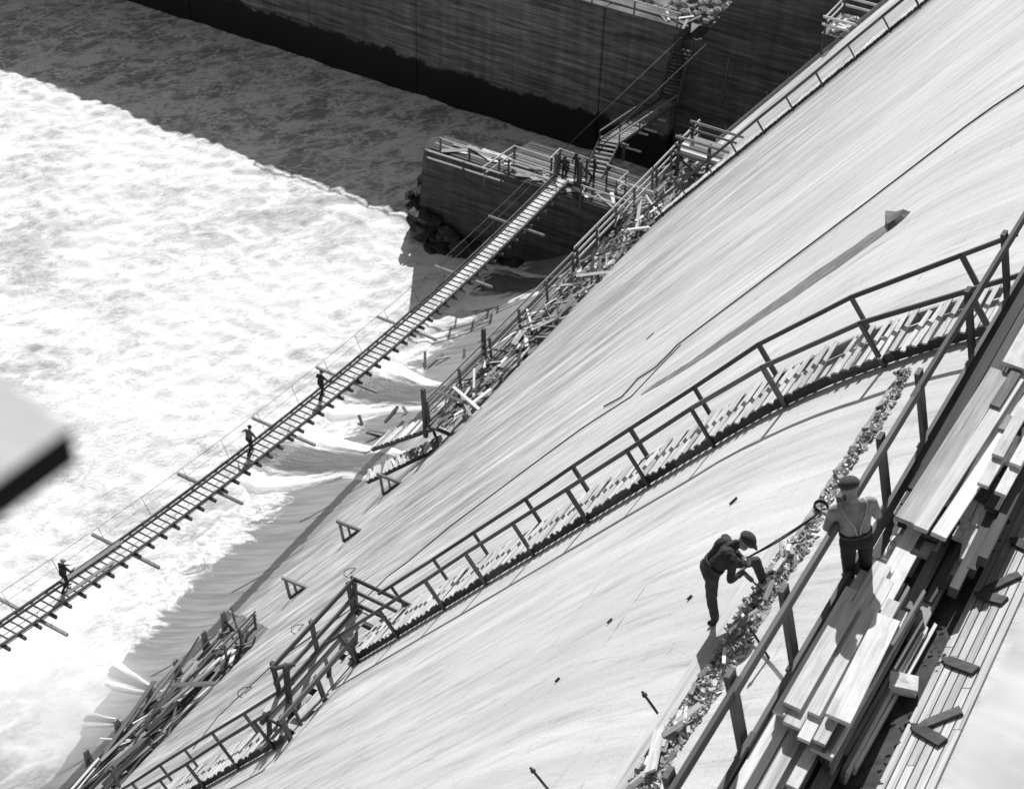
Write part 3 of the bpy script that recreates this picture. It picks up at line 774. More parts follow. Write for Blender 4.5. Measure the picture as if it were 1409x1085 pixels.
for i, (q, yy, lab) in enumerate([((890, 178), 84.5, 'upper pale plank sticking out under the gangway'), ((878, 182), 83.5, 'middle pale plank sticking out under the gangway'), ((868, 205), 81, 'lower pale plank sticking out under the gangway'), ((902, 163), 85.5, 'topmost pale plank sticking out under the gangway')]):
    p = at(q[0], q[1], Y=yy); o = beam('prop_plank', p+Vector((-.7, 0, 0)), p+Vector((.7, .1, -.03)), .15, .07, WOOD_PALE); tag(o, lab, 'plank', 'planks under the gangway')
# guard rails and planks along the wall top
railing('wall_railing', 'long low railing along the top of the far wall', [(-70, WY+.5, WTOP), (-37.7, WY+.5, WTOP)], .8, (1.0, .45), 3.2, (0, 0, 1), .09, WOOD_MID, rh=.12, rmat=WOOD_PALE)
pp = thing('wall_pipe', 'pale pipe lying along the top of the far wall', 'pipe', (-55, WY+1.1, WTOP))
tube('pipe', [(-75, WY+1.15, WTOP+.12), (-38.2, WY+1.15, WTOP+.12)], .11, PALEWIRE, pp, 10)
for i in range(12):
    x = -38.4+random.uniform(-.8, 2.2); p = Vector((x, WY+1.2+random.uniform(-.6, 2.0), WTOP+.05+.1*random.random())); a = random.uniform(0, 3); d = Vector((math.cos(a), math.sin(a), .1))*.6
    tag(beam('scrap_board', p-d, p+d, .18, .05, random.choice((WOOD_PALE, WOOD_MID))), 'scrap board at the head of the ladder on the far wall', 'board', 'scrap at the ladder head')

# ---- suspended footbridge
BX = -37.65; BY0, BY1 = 18.0, 73.2
BZP = np.polyfit([73.16, 67.29, 61.33, 55.49, 49.65, 44.77, 39.06, 33.09, 27.5], [-50.95, -51.15, -51.3, -51.3, -50.98, -50.6, -49.92, -49.09, -48.17], 3)
def bz(y): return float(np.polyval(BZP, y))
HB = .53
def build_bridge():
    root = thing('suspension_footbridge', 'narrow suspended timber footbridge over the white water', 'bridge', (BX, BY1, bz(BY1)))
    ys = list(np.arange(BY0, BY1, .84))
    for i in range(len(ys)-1):
        a, b = ys[i], ys[i+1]
        for s, w in ((-1, .09), (1, .09)):
            beam('stringer', (BX+s*HB, a, bz(a)+.09), (BX+s*HB, b+.02, bz(b)+.09), w, .1+.003*(i % 2), WOOD_DARK, root)
        beam('stringer', (BX-HB+.17, a, bz(a)+.07), (BX-HB+.17, b+.02, bz(b)+.07), .05, .07+.003*(i % 2), WOOD_DARK, root)
        for k, x in enumerate((-.27, -.04, .19, .40)):
            beam('deck_plank', (BX+x, a+.01, bz(a)+random.uniform(0, .01)), (BX+x, b-.01, bz(b)+random.uniform(0, .01)), .215, .04, WOOD_PALE, root)
        for y in (a, a+.42):
            beam('cleat', (BX-HB+.05, y, bz(y)+.05), (BX+HB, y, bz(y)+.04), .035, .035, WOOD_DARK, root)
        beam('cross_beam', (BX-HB-.04, a+.1, bz(a)-.12), (BX+HB+.28, a+.1, bz(a)-.14), .11, .16, WOOD_DARK, root)
    for y in (67.29, 61.33, 55.49, 49.85, 44.5, 38.9, 33.2, 27.7, 22.3):
        beam('outrigger', (BX-2.0, y, bz(y)-.2), (BX+1.85, y, bz(y)-.2), .12, .13, WOOD_MID, root)
    for s in (-1, 1):
        for hgt, r in ((1.05, .014), (.55, .01)):
            tube('hand_cable', [(BX+s*(.75+.25*hgt), y, bz(y)+hgt) for y in np.arange(BY0, BY1+.1, 1.5)], r, CABLE, root, 5)
        tube('main_cable', [(BX+s*.5, y, bz(y)-.1) for y in np.arange(BY0, BY1+.1, 1.5)], .022, STEEL, root, 6)
        for y in np.arange(BY0+1, BY1, 2.75):
            tube('hanger', [(BX+s*.55, y, bz(y)), (BX+s*1.0, y, bz(y)+1.06)], .012, STEEL, root, 5)
    return root
build_bridge()
pt = thing('bridge_portal', 'dark timber portal frame where the footbridge meets the pier', 'portal', (BX, 73.4, PTOP))
for s in (-1, 1): 
    beam('post', (BX+s*.85, 73.5, PTOP-.1), (BX+s*.85, 73.5, PTOP+2.0), .2, .2, WOOD_DARK, pt, up=(0, 1, 0))
    beam('brace', (BX+s*.85, 73.6, PTOP+1.6), (BX+s*.85, 75.2, PTOP+.05), .1, .14, WOOD_DARK, pt, up=(1, 0, 0))
    tube('back_stay', [(BX+s*.8, 73.6, PTOP+1.9), (BX+s*.9+1.5, WY, PTOP+4.2)], .015, CABLE, pt, 5)
beam('lintel', (BX-1.1, 73.5, PTOP+.15), (BX+1.1, 73.5, PTOP+.15), .2, .22, WOOD_DARK, pt)
cb = [Vector((BX-.1+.33*math.cos(a), 71.6+.33*math.sin(a), bz(71.6)+.09+.02*math.sin(3*a))) for a in np.linspace(0, 12.2, 60)]
tag(tube('rope_coil', cb, .025, ROPE, None, 6), 'coil of dark rope lying on the bridge deck by the pier', 'rope')
for i, (y, lab) in enumerate([(31.6, 'longer spare plank leaning along the left edge of the bridge'), (30.4, 'shorter spare plank lying along the right edge of the bridge')]):
    o = beam('spare_plank', (BX+(-.42 if i == 0 else .38), y-1.8+i*.6, bz(y-1.8)+.12), (BX+(-.36 if i == 0 else .35), y+1.7, bz(y+1.7)+.14), .2-.08*i, .05, WOOD_MID); tag(o, lab, 'plank', 'spare planks on the bridge')

# ================================================================== NEAR PLATFORM AND ITS LUMBER
random.seed(5)
DZ = -12.6
dk = thing('work_platform', 'narrow timber work platform along the crest below the camera', 'platform', (-2, 12, DZ))
for X in (-2.42, -1.9):
    y = 3.0
    while y < 27: beam('joist', (X, y, DZ-.14), (X, y+3.98, DZ-.14), .09, .2, WOOD_DARK, dk); y += 4
for k, X in enumerate((-2.36, -2.13)):
    y = 3.0+k
    while y < 26: beam('deck_plank', (X, y, DZ-.02), (X, y+3.6, DZ-.02+.008*k), .2, .045, WOOD_DARK, dk); y += 3.63
y = 3.5
while y < 26:
    beam('bearer', (-1.4, y, DZ-.32), (-2.6, y, DZ-.32), .1, .14, WOOD_DARK, dk)
    beam('strut', (-2.5, y, DZ-.3), onface(-2.55, y, 0), .09, .1, WOOD_DARK, dk, up=(0, 1, 0)); y += 1.9
# railing: leaning posts, one top rail, one heavy lower board
rl = thing('platform_railing', 'near timber railing with leaning posts along the work platform', 'railing', (-2.5, 12, DZ))
TOPR, LOWR = Vector((-2.76, 0, -11.5)), Vector((-2.54, 0, -12.22))
for y in (4.6, 6.4, 8.12, 9.45, 10.75, 12.35, 13.55, 14.86, 16.75, 18.3, 20.2, 22.2, 24.2):
    b = Vector((-2.40, y, -12.85)); d = Vector((-2.79, y, -11.47))-b
    beam('post', b, b+d*(1.02+random.uniform(0, .05)), .15, .06, WOOD_RAIL, rl, up=(1, 0, .3))
    beam('chock', b+Vector((-.06, -.02, .28)), b+Vector((-.16, -.02, .42)), .1, .1, WOOD_DARK, rl)
ysr = [3.0, 9.4, 14.5, 20.0, 26.0]
for i in range(4):
    beam('top_rail', TOPR+Vector((.05+.012*(i % 2), ysr[i]-.1, .01)), TOPR+Vector((.05+.012*(i % 2), ysr[i+1]+.1, .01)), .05, .12, WOOD_RAIL, rl, up=(-.2, 0, 1))
    beam('lower_board', LOWR+Vector((.07+.012*(i % 2), ysr[i]-.1, 0)), LOWR+Vector((.07+.012*(i % 2), ysr[i+1]+.1, 0)), .05, .22, WOOD_RAIL, rl, up=(-.2, 0, 1))

def plank(name, q0, q1, z, w, th, label, group, mat=WOOD_PALE, warp=0, dz1=0.0):
    a, b = at(q0[0], q0[1], Z=z), at(q1[0], q1[1], Z=z+dz1)
    return tag(beam(name, a, b, w, th, mat, None, warp=warp), label, 'board', group)
def run(name, X, Y0, Y1, z, w, th, label, group, mat=WOOD_PALE, warp=0, x1=None, z1=None):
    return tag(beam(name, (X, Y0, z), (X if x1 is None else x1, Y1, z if z1 is None else z1), w, th, mat, None, warp=warp), label, 'board', group)
G1 = 'boards in the lower lumber pile'; G2 = 'boards in the upper lumber pile'
L1 = 'pale sawn board in the lower lumber pile beside the railing'; L2 = 'long plank under the pile in the upper lumber heap'
# lower pile (nearer): top boards
ZT = -11.98
plank('lumber_board', (1088, 972), (1172, 830), ZT, .19, .05, 'leftmost pale top board of the lower lumber pile', None, warp=2)
plank('lumber_board', (1119, 983), (1198, 838), ZT-.01, .12, .05, 'narrow second top board from the left in the lower pile', None)
plank('lumber_board', (1152, 990), (1222, 850), ZT+.03, .25, .05, 'wide crooked pale top board at the right of the lower pile', None, warp=1)
# body of the pile: layers of boards with ragged ends
for lay in range(8):
    z = ZT-.058*(lay+1); x0, x1 = -2.42+.02*lay, -1.93
    k = 0; x = x0
    while x < x1:
        w = random.choice((.14, .19, .24)); y0 = 9.85+random.uniform(-.35, .35)+(.25 if lay % 2 else 0); y1 = 11.95+random.uniform(-.3, .35)
        run('lumber_board', x+w/2, y0, y1, z, w-.012, .045, L1, G1, random.choice((WOOD_PALE, WOOD_PALE, WOOD_MID)), random.choice((0, 0, 1)), x1=x+w/2+random.uniform(-.03, .03)); x += w
# edge-on boards leaning along the right side of the pile
for k in range(9):
    x = -1.86+.043*k; z = ZT-.05-.045*k
    run('leaning_board', x, 9.75+random.uniform(-.3, .2), 11.9+random.uniform(-.3, .3), z-.1, .035, .22, 'board on edge along the right flank of the lower lumber pile', 'boards on edge in the lower pile', random.choice((WOOD_MID, WOOD_DARK, WOOD_PALE)), 2, x1=x+.05+random.uniform(-.03, .05))
# long planks showing under its lower end
for x, z, y0, y1, w, m in ((-2.33, -12.2, 8.0, 10.3, .2, WOOD_PALE), (-2.36, -12.3, 6.6, 10.0, .22, WOOD_MID), (-2.14, -12.22, 7.4, 10.2, .15, WOOD_PALE), (-2.12, -12.34, 5.6, 9.8, .2, WOOD_PALE), (-1.94, -12.36, 8.3, 9.9, .17, WOOD_MID), (-1.93, -12.2, 9.15, 10.0, .12, WOOD_PALE), (-2.3, -12.45, 5.0, 9.8, .25, WOOD_DARK), (-2.0, -12.46, 6.0, 9.9, .25, WOOD_DARK), (-1.76, -12.46, 7.0, 10.2, .22, WOOD_DARK), (-1.72, -12.36, 9.0, 11.2, .16, WOOD_MID)):
    run('long_plank', x, y0, y1, z, w, .05, 'plank projecting towards the lower frame edge from under the lower pile', 'planks under the lower pile', m)
plank('timber_offcut', (1223, 937), (1262, 945), -12.3, .2, .12, 'short pale offcut jutting right from the lower pile', None)
# connecting boards between the piles
run('long_plank', -2.08, 11.7, 13.6, -12.12, .16, .05, 'pale plank bridging the gap between the two lumber piles', None)
run('long_plank', -1.97, 11.6, 12.55, -12.05, .13, .05, 'short upper plank overlapping the bridging plank', None)
run('long_plank', -2.2, 11.9, 13.0, -12.3, .16, .05, 'low pale plank beside the wire tangle', None)
# upper pile: three big planks on top
plank('big_plank', (1246, 718), (1376, 512), -11.93, .24, .06, 'leftmost wide stained plank on top of the upper lumber pile', None, WOOD_TREAD)
plank('big_plank', (1266, 728), (1420, 490), -11.90, .16, .06, 'bright middle plank on top of the upper lumber pile', None)
plank('big_plank', (1291, 738), (1440, 515), -11.87, .17, .06, 'right hand plank on top of the upper lumber pile', None)
plank('big_plank', (1395, 505), (1440, 425), -11.82, .3, .06, 'wide plank crossing the upper pile at the right frame edge', None)
plank('big_plank', (1368, 560), (1425, 470), -11.86, .12, .05, 'narrow plank tucked beside the wide plank at the right edge', None, WOOD_MID)
for lay in range(9):
    z = -11.99-.06*lay; x = -2.36+.015*lay
    while x < -1.5:
        w = random.choice((.14, .19, .24)); y0 = 13.15+random.uniform(-.25, .5)+(.0 if x < -1.9 else .5); y1 = 18.5+random.uniform(-1, 1.5)
        run('lumber_board', x+w/2, y0, y1, z, w-.012, .05, 'sawn board in the body of the upper lumber pile', G2, random.choice((WOOD_MID, WOOD_PALE, WOOD_DARK)), random.choice((0, 0, 1))); x += w
# right hand pile: short pieces in pairs, heavy side timbers
for i, (q0, q1, z, w, lab) in enumerate([((1352, 668), (1388, 606), -11.78, .13, 'left one of the near pair of short pale boards'), ((1376, 680), (1410, 618), -11.78, .13, 'right one of the near pair of short pale boards'),
        ((1372, 628), (1408, 563), -11.72, .13, 'left one of the far pair of short pale boards'), ((1396, 640), (1432, 576), -11.72, .13, 'right one of the far pair of short pale boards')]):
    plank('short_board', q0, q1, z, w, .05, lab, None)
for i in range(16):
    x = -1.62+random.uniform(-.1, .26); y = 13.2+i*.12; z = -12.15+.02*i+random.uniform(-.03, .05)
    a = random.gauss(0, .25); d = Vector((math.sin(a), math.cos(a), .05))*random.uniform(.12, .35)
    tag(beam('short_block', Vector((x, y, z))-d, Vector((x, y, z))+d, random.uniform(.09, .16), .06, random.choice((WOOD_PALE, WOOD_PALE, WOOD_MID))), 'short block filling the gap in the right hand lumber pile', 'block', 'short blocks in the right hand pile')
for k in range(6):
    x = -1.62+.07*k; run('side_timber', x, 12.3+.25*(k % 3)+random.uniform(-.2, .2), 17.6+random.uniform(-.5, .5), -12.4+.07*(k % 2)+.075*k, .1, .14, 'dark heavy timber along the right side of the upper pile', 'dark side timbers of the upper pile', WOOD_DARK if k != 2 else WOOD_MID)
run('side_timber', -1.78, 11.85, 13.6, -12.45, .14, .1, 'left dark timber end poking out below the upper pile', None, WOOD_MID)
run('side_timber', -1.6, 11.65, 13.8, -12.42, .13, .12, 'right dark timber end poking out below the upper pile', None, WOOD_MID)
# dirt and chips on the crest behind the lumber, with its shadow coloured in
DIRT_SHADE = mat_plain('dirt_with_shade', .06, .95, .5, 6)
# tangle of wire beside the man
wt = thing('wire_tangle', 'tangle of pale wire lying beside the man at the railing', 'wire', (-2.1, 12.5, DZ+.1))
for k in range(7):
    c = Vector((-2.17+random.uniform(-.08, .08), 12.3+.1*k, DZ+.28+random.uniform(-.05, .12))); r0 = random.uniform(.06, .13); tl = Vector((random.gauss(0, .6), random.gauss(0, .6), 1)).normalized(); a = tl.cross(Vector((1, 0, 0))).normalized(); b = tl.cross(a)
    tube('wire_loop', [c+a*r0*math.cos(t)+b*r0*1.4*math.sin(t)+tl*.03*math.sin(2*t+k) for t in np.linspace(0, random.uniform(4, 8), 26)], .008, PALEWIRE, wt, 5)

# steel lines and cleats on the crest at right
bl = thing('crest_boarding', 'strip of narrow weathered boards laid along the crest at lower right', 'boarding', onface(-.95, 11, 0))
for i in range(6):
    X = -1.2+.085*i; y = 6.5-.7*(i % 3)
    while y < 15:
        L = random.uniform(1.6, 3.2); beam('board', onface(X, y, .018+random.uniform(0, .006)), onface(X, y+L-.012, .018+random.uniform(0, .006)), .0835, .022, WOOD_TREAD, bl, up=nrm(X)); y += L
def cleat(label, qs, w=.12, h=.07):
    c = face_at(*qs[0][0]); root = thing('timber_cleat', label, 'cleat', c, 'timber cleats on the crest')
    for q0, q1 in qs:
        a, b = face_at(*q0, off=h/2), face_at(*q1, off=h/2); x = (b-a).normalized(); n = nrm(a.x); y = n.cross(x).normalized()
        w2 = w/2; poly = [a-x*.08-n*h/2, a-y*w2-n*h/2+x*.04, b-y*w2-n*h/2, b+y*w2-n*h/2, a+y*w2-n*h/2+x*.04]
        prism('cleat_block', poly, n*h, WOOD_DARK, root)
cleat('single timber cleat on the crest above the forked cleat', [((1305, 913), (1345, 928))])
cleat('forked timber cleat on the crest beside the blurred plank', [((1262, 1005), (1300, 1027)), ((1272, 1003), (1325, 982))])
cleat('forked timber cleat at the right frame edge beside the lumber', [((1350, 823), (1385, 832)), ((1356, 818), (1405, 795))])
cleat('tip of a timber cleat at the right edge above the forked one', [((1397, 748), (1430, 765))])
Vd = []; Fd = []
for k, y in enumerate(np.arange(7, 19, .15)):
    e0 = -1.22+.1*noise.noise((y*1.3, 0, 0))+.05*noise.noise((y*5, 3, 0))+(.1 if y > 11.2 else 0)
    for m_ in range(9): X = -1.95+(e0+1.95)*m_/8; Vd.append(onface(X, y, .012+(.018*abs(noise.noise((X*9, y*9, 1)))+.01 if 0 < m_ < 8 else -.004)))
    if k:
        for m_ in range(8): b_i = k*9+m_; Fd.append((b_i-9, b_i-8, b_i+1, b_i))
mesh_obj('dirt_shade_strip', Vd, Fd, DIRT_SHADE, DAM, (0, 0, 0), True)  # dark dirt sheet that also paints the shadow beside the lumber piles
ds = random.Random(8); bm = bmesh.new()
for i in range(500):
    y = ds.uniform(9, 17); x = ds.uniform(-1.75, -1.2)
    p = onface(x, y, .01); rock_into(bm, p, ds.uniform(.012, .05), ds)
tag(bm_obj('crest_dirt', bm, DIRT_SHADE, None, (0, 0, 0)), 'dark dirt and chips on the crest beside the lumber', 'dirt', None, 'stuff')

# ---- debris line on the face with its retaining board
rb0, rb1 = face_at(866, 1090), face_at(1070, 750)
n = nrm(-3.85)
tag(beam('retaining_board', onface(-3.84, rb0.y-.4, .085), onface(-3.84, rb1.y, .085), .022, .16, WOOD_PALE, None, up=n, roll=rad(-48)), 'thin pale board on edge holding back the wood chips', 'board')
cs = random.Random(4); bm = bmesh.new()
for i in range(3800):
    y = 9.0+cs.random()*9.3; past = y > rb1.y
    if past and cs.random() < .62: continue
    wd = .3 if not past else .14
    X = -3.73+(.0 if not past else .1)+cs.random()**1.3*wd+.03*math.sin(y*2.3)
    hgt = .09*max(0, 1-(X+3.73)/.42)*cs.random(); c = onface(X, y, .01+max(0, hgt))
    g = bmesh.ops.create_cube(bm, size=1); R = Matrix.Rotation(cs.uniform(0, 6), 3, 'Z') @ Matrix.Rotation(cs.gauss(0, .6), 3, 'X') @ Matrix.Rotation(cs.gauss(0, .6), 3, 'Y')
    big_ = cs.random()**4; sx, sy, sz = cs.uniform(.008, .045)+.12*big_, cs.uniform(.006, .03)+.04*big_, cs.uniform(.004, .015)
    for v in g['verts']: v.co = R @ Vector((v.co.x*sx, v.co.y*sy, v.co.z*sz))+c
Vd = []; Fd = []
for k, y in enumerate(np.arange(8.5, 18.4, .1)):
    pst = y > rb1.y; x0, x1 = (-3.77, -3.47+.1*noise.noise((y*1.7, 0, 0))) if not pst else (-3.74+.05*noise.noise((y*2, 5, 0)), -3.6+.06*noise.noise((y*2.3, 0, 2)))
    for m_ in range(7): X = x0+(x1-x0)*m_/6; Vd.append(onface(X, y, -.006 if m_ in (0, 6) else .025+.035*abs(noise.noise((X*14, y*11, 1)))))
    if k:
        for m_ in range(6): b_i = k*7+m_; Fd.append((b_i-7, b_i-6, b_i+1, b_i))
mesh_obj('chip_bed', Vd, Fd, mat_plain('grit', .3, .95, .5, 14), DAM, (0, 0, 0), True)
CHIP, t_, p_ = new_mat('wood_chips', .9); B_ = NB(t_); ge = B_.n('ShaderNodeNewGeometry'); B_.l(B_.remap(ge.outputs['Random Per Island'], 0, 1, .12, .72), p_.inputs['Base Color'])
tag(bm_obj('chip_debris', bm, CHIP, None, (0, 0, 0)), 'line of wood chips and rubble lodged behind the thin board', 'debris', None, 'stuff')
for i in range(30):
    y = random.uniform(9.2, 14.0); X = -3.68+random.uniform(0, .2); a = random.gauss(0, .5); L = random.uniform(.12, .42)
    d = Vector((math.sin(a)*.8, math.cos(a), math.sin(a)*.6))*L/2; c = onface(X, y, .1+random.random()*.06)
    tag(beam('wood_offcut', c-d, c+d, random.uniform(.03, .07), .02, random.choice((WOOD_PALE, WOOD_MID, WOOD_TREAD)), None, warp=random.choice((0, 1))), 'small wood offcut among the chips behind the thin board', 'offcut', 'offcuts in the chip line')
tag(beam('white_board', face_at(905, 1075, .15), face_at(918, 1015, .16), .14, .03, WOOD_PALE, None, up=n), 'bright flat board lying in the chips near the lower frame edge', 'board')
# faint second crack of dirt higher on the crest
# ---- small fixings on the face
for q, lab in (((913, 992), 'steel anchor rod standing beside the lower chip line'), ((762, 1095), 'steel anchor rod cut by the lower frame edge'), ((1058, 905), 'steel anchor rod half hidden behind the near railing')):
    b = face_at(*q); nn = nrm(b.x); r_ = thing('anchor_rod', lab, 'rod', b, 'anchor rods on the spillway face')
    tube('rod', [b-nn*.05, b+nn*.46], .017, STEEL, r_, 7); tube('nut', [b+nn*.39, b+nn*.42], .034, STEEL, r_, 6)
for q, lab in (((480, 792), 'topmost bent wire loop on the face left of the landing'), ((408, 870), 'middle bent wire loop on the face left of the landing'), ((335, 957), 'lowest bent wire loop on the face left of the landing')):
    b = face_at(*q); nn = nrm(b.x); dn = Vector((nn.z, 0, -nn.x)); yy = Vector((0, 1, 0))
    tag(tube('wire_loop', [b-nn*.02-yy*.06, b+nn*.14-yy*.12, b+nn*.22+yy*.0, b+nn*.17+yy*.2, b+yy*.36+nn*.04, b+yy*.42, b+yy*.1+nn*.02], .016, STEEL, None, 6), lab, 'wire loop', 'wire loops on the face')
for q, ln, lab in (((840, 855), .1, 'upper small dark peg lying on the pale face'), ((768, 936), .09, 'lower small pale peg lying on the pale face'), ((895, 463), .3, 'small dark spike on the face below the cable end'), ((950, 823), .09, 'small dark lump on the face near the bending man'), ((1010, 690), .16, 'small dark chip on the face above the bending man')):
    p = face_at(*q, off=.02); d = Vector((0, .8, 0))*ln/2+Vector((.3, 0, .35))*ln/2
    tag(beam('face_peg', p-d, p+d, .03, .025, WOOD_DARK, None, up=nrm(p.x)), lab, 'peg', 'pegs on the face')
# hose and cable draped down the face
def drape(qs, off): 
    pts = [face_at(x, y, off) for x, y in qs]; out = []
    for a, b in zip(pts, pts[1:]):
        m = max(2, int((b-a).length/.6))
        for k in range(m):
            p = a.lerp(b, k/m); out.append(onface(p.x, p.y, off)+Vector((0, .02*noise.noise((p.x*2, p.y*2, 0)), 0)))
    return out+[pts[-1]]
tag(tube('air_hose', drape([(1440, 98), (1409, 121), (1290, 206), (1180, 290), (1060, 380), (1000, 425), (935, 474), (905, 505), (880, 521), (858, 546), (832, 560)], .03), .019, ROPE, None, 7), 'dark hose lying diagonally across the upper spillway face', 'hose')
tag(tube('thin_cable', drape([(938, 474), (905, 508), (870, 545), (800, 590), (700, 664), (620, 724), (560, 774), (535, 792), (500, 826), (440, 868), (385, 906), (340, 948), (300, 986), (266, 1030)], .015), .014, ROPE, None, 6), 'thin dark cable trailing from the hose down past the landing', 'cable')
# mortar patch with its wet run
mp = thing('mortar_patch', 'dark wedge of wet mortar stuck on the upper face with a trailing stain', 'mortar', face_at(1235, 303))
pl = [face_at(*q, off=-.02) for q in ((1220, 294), (1236, 292), (1254, 291), (1246, 300), (1234, 310), (1222, 319), (1219, 308))]
bm = bmesh.new(); c0 = mp.location
bot = [bm.verts.new(p-c0) for p in pl]; top = [bm.verts.new(p.lerp(c0, .3)+nrm(p.x)*(.1+.06*random.random())-c0) for p in pl]
for i in range(7): bm.faces.new((bot[i], bot[(i+1) % 7], top[(i+1) % 7], top[i]))
bm.faces.new(top); bm_obj('mortar_lump', bm, MORTAR, mp, c0)
st = [(1222, 312, 10), (1200, 327, 12), (1180, 342, 11), (1150, 363, 14), (1120, 382, 14), (1085, 408, 12), (1050, 432, 10), (1000, 466, 8), (950, 500, 7), (905, 528, 5), (880, 545, 2)]
V = []; Fc = []
for i, (x, y, w) in enumerate(st):
    for k in (-1, 1): V.append(face_at(x+k*w*.42*.55, y+k*w*.5*.8+random.uniform(-1, 1), .006))
V2 = []; 
for i in range(len(st)-1):
    for k in range(8):
        t = k/8; a = V[2*i].lerp(V[2*i+2], t); b = V[2*i+1].lerp(V[2*i+3], t); j = .05*noise.noise((i*8+k, 1.3, 2)); V2 += [onface(a.x, a.y+j, .006), onface(b.x, b.y+j*.6, .006)]
for i in range(len(V2)//2-1): Fc.append((2*i, 2*i+1, 2*i+3, 2*i+2))
STAIN = mat_plain('damp_stain', .17, .7, .35, 2.5)
mesh_obj('wet_run', V2, Fc, STAIN, mp, c0)

# ================================================================== PEOPLE
def capsule(bm, a, b, ra, rb):
    a, b = Vector(a), Vector(b)
    for c, r in ((a, ra), (b, rb)):
        bmesh.ops.create_icosphere(bm, subdivisions=2, radius=r, matrix=Matrix.Translation(c))
    d = b-a
    if d.length > 1e-4:
        Mx = Matrix.Translation((a+b)/2) @ d.to_track_quat('Z', 'Y').to_matrix().to_4x4()
        bmesh.ops.create_cone(bm, cap_ends=True, segments=14, radius1=ra, radius2=rb, depth=d.length, matrix=Mx)
def V3(*a): return Vector(a)
def person(label, base, heading, J, mats, vox=.014, group=None, hat='cap', hatmat=None, lean=(0, 0), sc=1.0, sleeves='long', fingers=True):
    """J: joints in local metres (x right, y forward, z up); one continuous body surface"""
    mS, mT, mB, mK = mats                                   # shirt, trousers, boots, skin
    caps = []
    def c(a, b, ra, rb, t): caps.append((Vector(a), Vector(b), ra, rb, t))
    P_, C_, N_, H_ = J['P'], J['C'], J['N'], J['H']
    acr = (J['SR']-J['SL']).normalized(); hx = Vector((1, 0, 0))
    fw = J.get('look', Vector((0, 1, 0))).normalized(); rt = fw.cross(Vector((0, 0, 1))).normalized(); hu = rt.cross(fw)
    c(P_-hx*.075, P_+hx*.075, .115, .115, 1); wst = P_.lerp(C_, .42)
    wl_ = P_.lerp(wst, .62); c(P_+hx*.055, wl_+hx*.052, .12, .117, 1); c(P_-hx*.055, wl_-hx*.052, .12, .117, 1); c(wl_+hx*.05, wst+hx*.05, .113, .115, 0); c(wl_-hx*.05, wst-hx*.05, .113, .115, 0)
    c(wst-acr*.055, C_-acr*.085, .115, .12, 0); c(wst+acr*.055, C_+acr*.085, .115, .12, 0)
    c(J['SL']+acr*.03, J['SR']-acr*.03, .075, .075, 0); c(C_, N_, .1, .062, 0)
    c(N_, H_-hu*.03, .056, .056, 3)
    c(H_+hu*.03-fw*.02, H_+hu*.03+fw*.02, .094, .088, 3); c(H_-hu*.06+fw*.02, H_-hu*.085+fw*.05, .066, .048, 3)
    c(H_+fw*.1-hu*.012, H_+fw*.122-hu*.035, .013, .016, 3)
    for s in (-1, 1): c(H_+rt*s*.092-hu*.02, H_+rt*s*.095+hu*.02, .018, .02, 3); c(H_+fw*.088+rt*s*.033+hu*.012, H_+fw*.09+rt*s*.036+hu*.012, .011, .011, 4)
    c(H_+fw*.098-hu*.068-rt*.02, H_+fw*.098-hu*.068+rt*.02, .009, .009, 4)
    for s, k in ((-1, 'L'), (1, 'R')):
        S_, E_, W_ = J['S'+k], J['E'+k], J['W'+k]
        c(S_, E_, .064, .05, 0); c(E_, W_, .05, .034, 0 if sleeves == 'long' else 3)
        hd = J.get('hd'+k, (W_-E_)).normalized(); side = hd.cross(Vector((0, 0, 1)));
        side = side.normalized() if side.length > .1 else Vector((1, 0, 0)); nn_ = side.cross(hd)
        pb = W_+hd*.02; c(pb-side*.02, pb+hd*.07-side*.02, .022, .02, 3); c(pb+side*.02, pb+hd*.07+side*.02, .022, .02, 3)
        if fingers:
            for i, (o, l) in enumerate(((-.034, .06), (-.012, .072), (.011, .067), (.033, .05))):
                r0 = pb+hd*.075+side*o; m_ = r0+hd*l*.55-nn_*.018; e_ = m_+hd*l*.12-nn_*l*.5
                c(r0, m_, .0095, .009, 3); c(m_, e_, .009, .008, 3)
            tb = pb+hd*.02+side*.035*(-s); c(tb, tb+side*.03*(-s)+hd*.035-nn_*.01, .0115, .0105, 3); c(tb+side*.03*(-s)+hd*.035-nn_*.01, tb+side*.02*(-s)+hd*.06-nn_*.03, .0105, .009, 3)
        Hk, K_, A_ = P_+hx*s*.095, J['K'+k], J['A'+k]
        c(Hk, K_, .098, .07, 1); c(K_, A_+V3(0, 0, .06), .072, .058, 1); c(A_+V3(0, 0, .1), A_, .056, .05, 2)
        td = J.get('T'+k, Vector((0, 1, -.1))).normalized(); c(A_+V3(0, 0, -.035)-td*.045, A_+V3(0, 0, -.045)+td*.15, .045, .04, 2); c(A_+V3(0, 0, -.05)+td*.05, A_+V3(0, 0, -.052)+td*.17, .042, .034, 2)
    bm = bmesh.new()
    for a, b, ra, rb, t in caps: capsule(bm, a, b, ra, rb)
    me = bpy.data.meshes.new('person_src'); bm.to_mesh(me); bm.free()
    o = bpy.data.objects.new('person_src', me); COL.objects.link(o)
    md = o.modifiers.new('r', 'REMESH'); md.mode = 'VOXEL'; md.voxel_size = vox
    dg = bpy.context.evaluated_depsgraph_get(); dg.update()
    m2 = bpy.data.meshes.new_from_object(o.evaluated_get(dg)); bpy.data.objects.remove(o)
    bm = bmesh.new(); bm.from_mesh(m2)
    for _ in range(2): bmesh.ops.smooth_vert(bm, verts=bm.verts, factor=.5, use_axis_x=True, use_axis_y=True, use_axis_z=True)
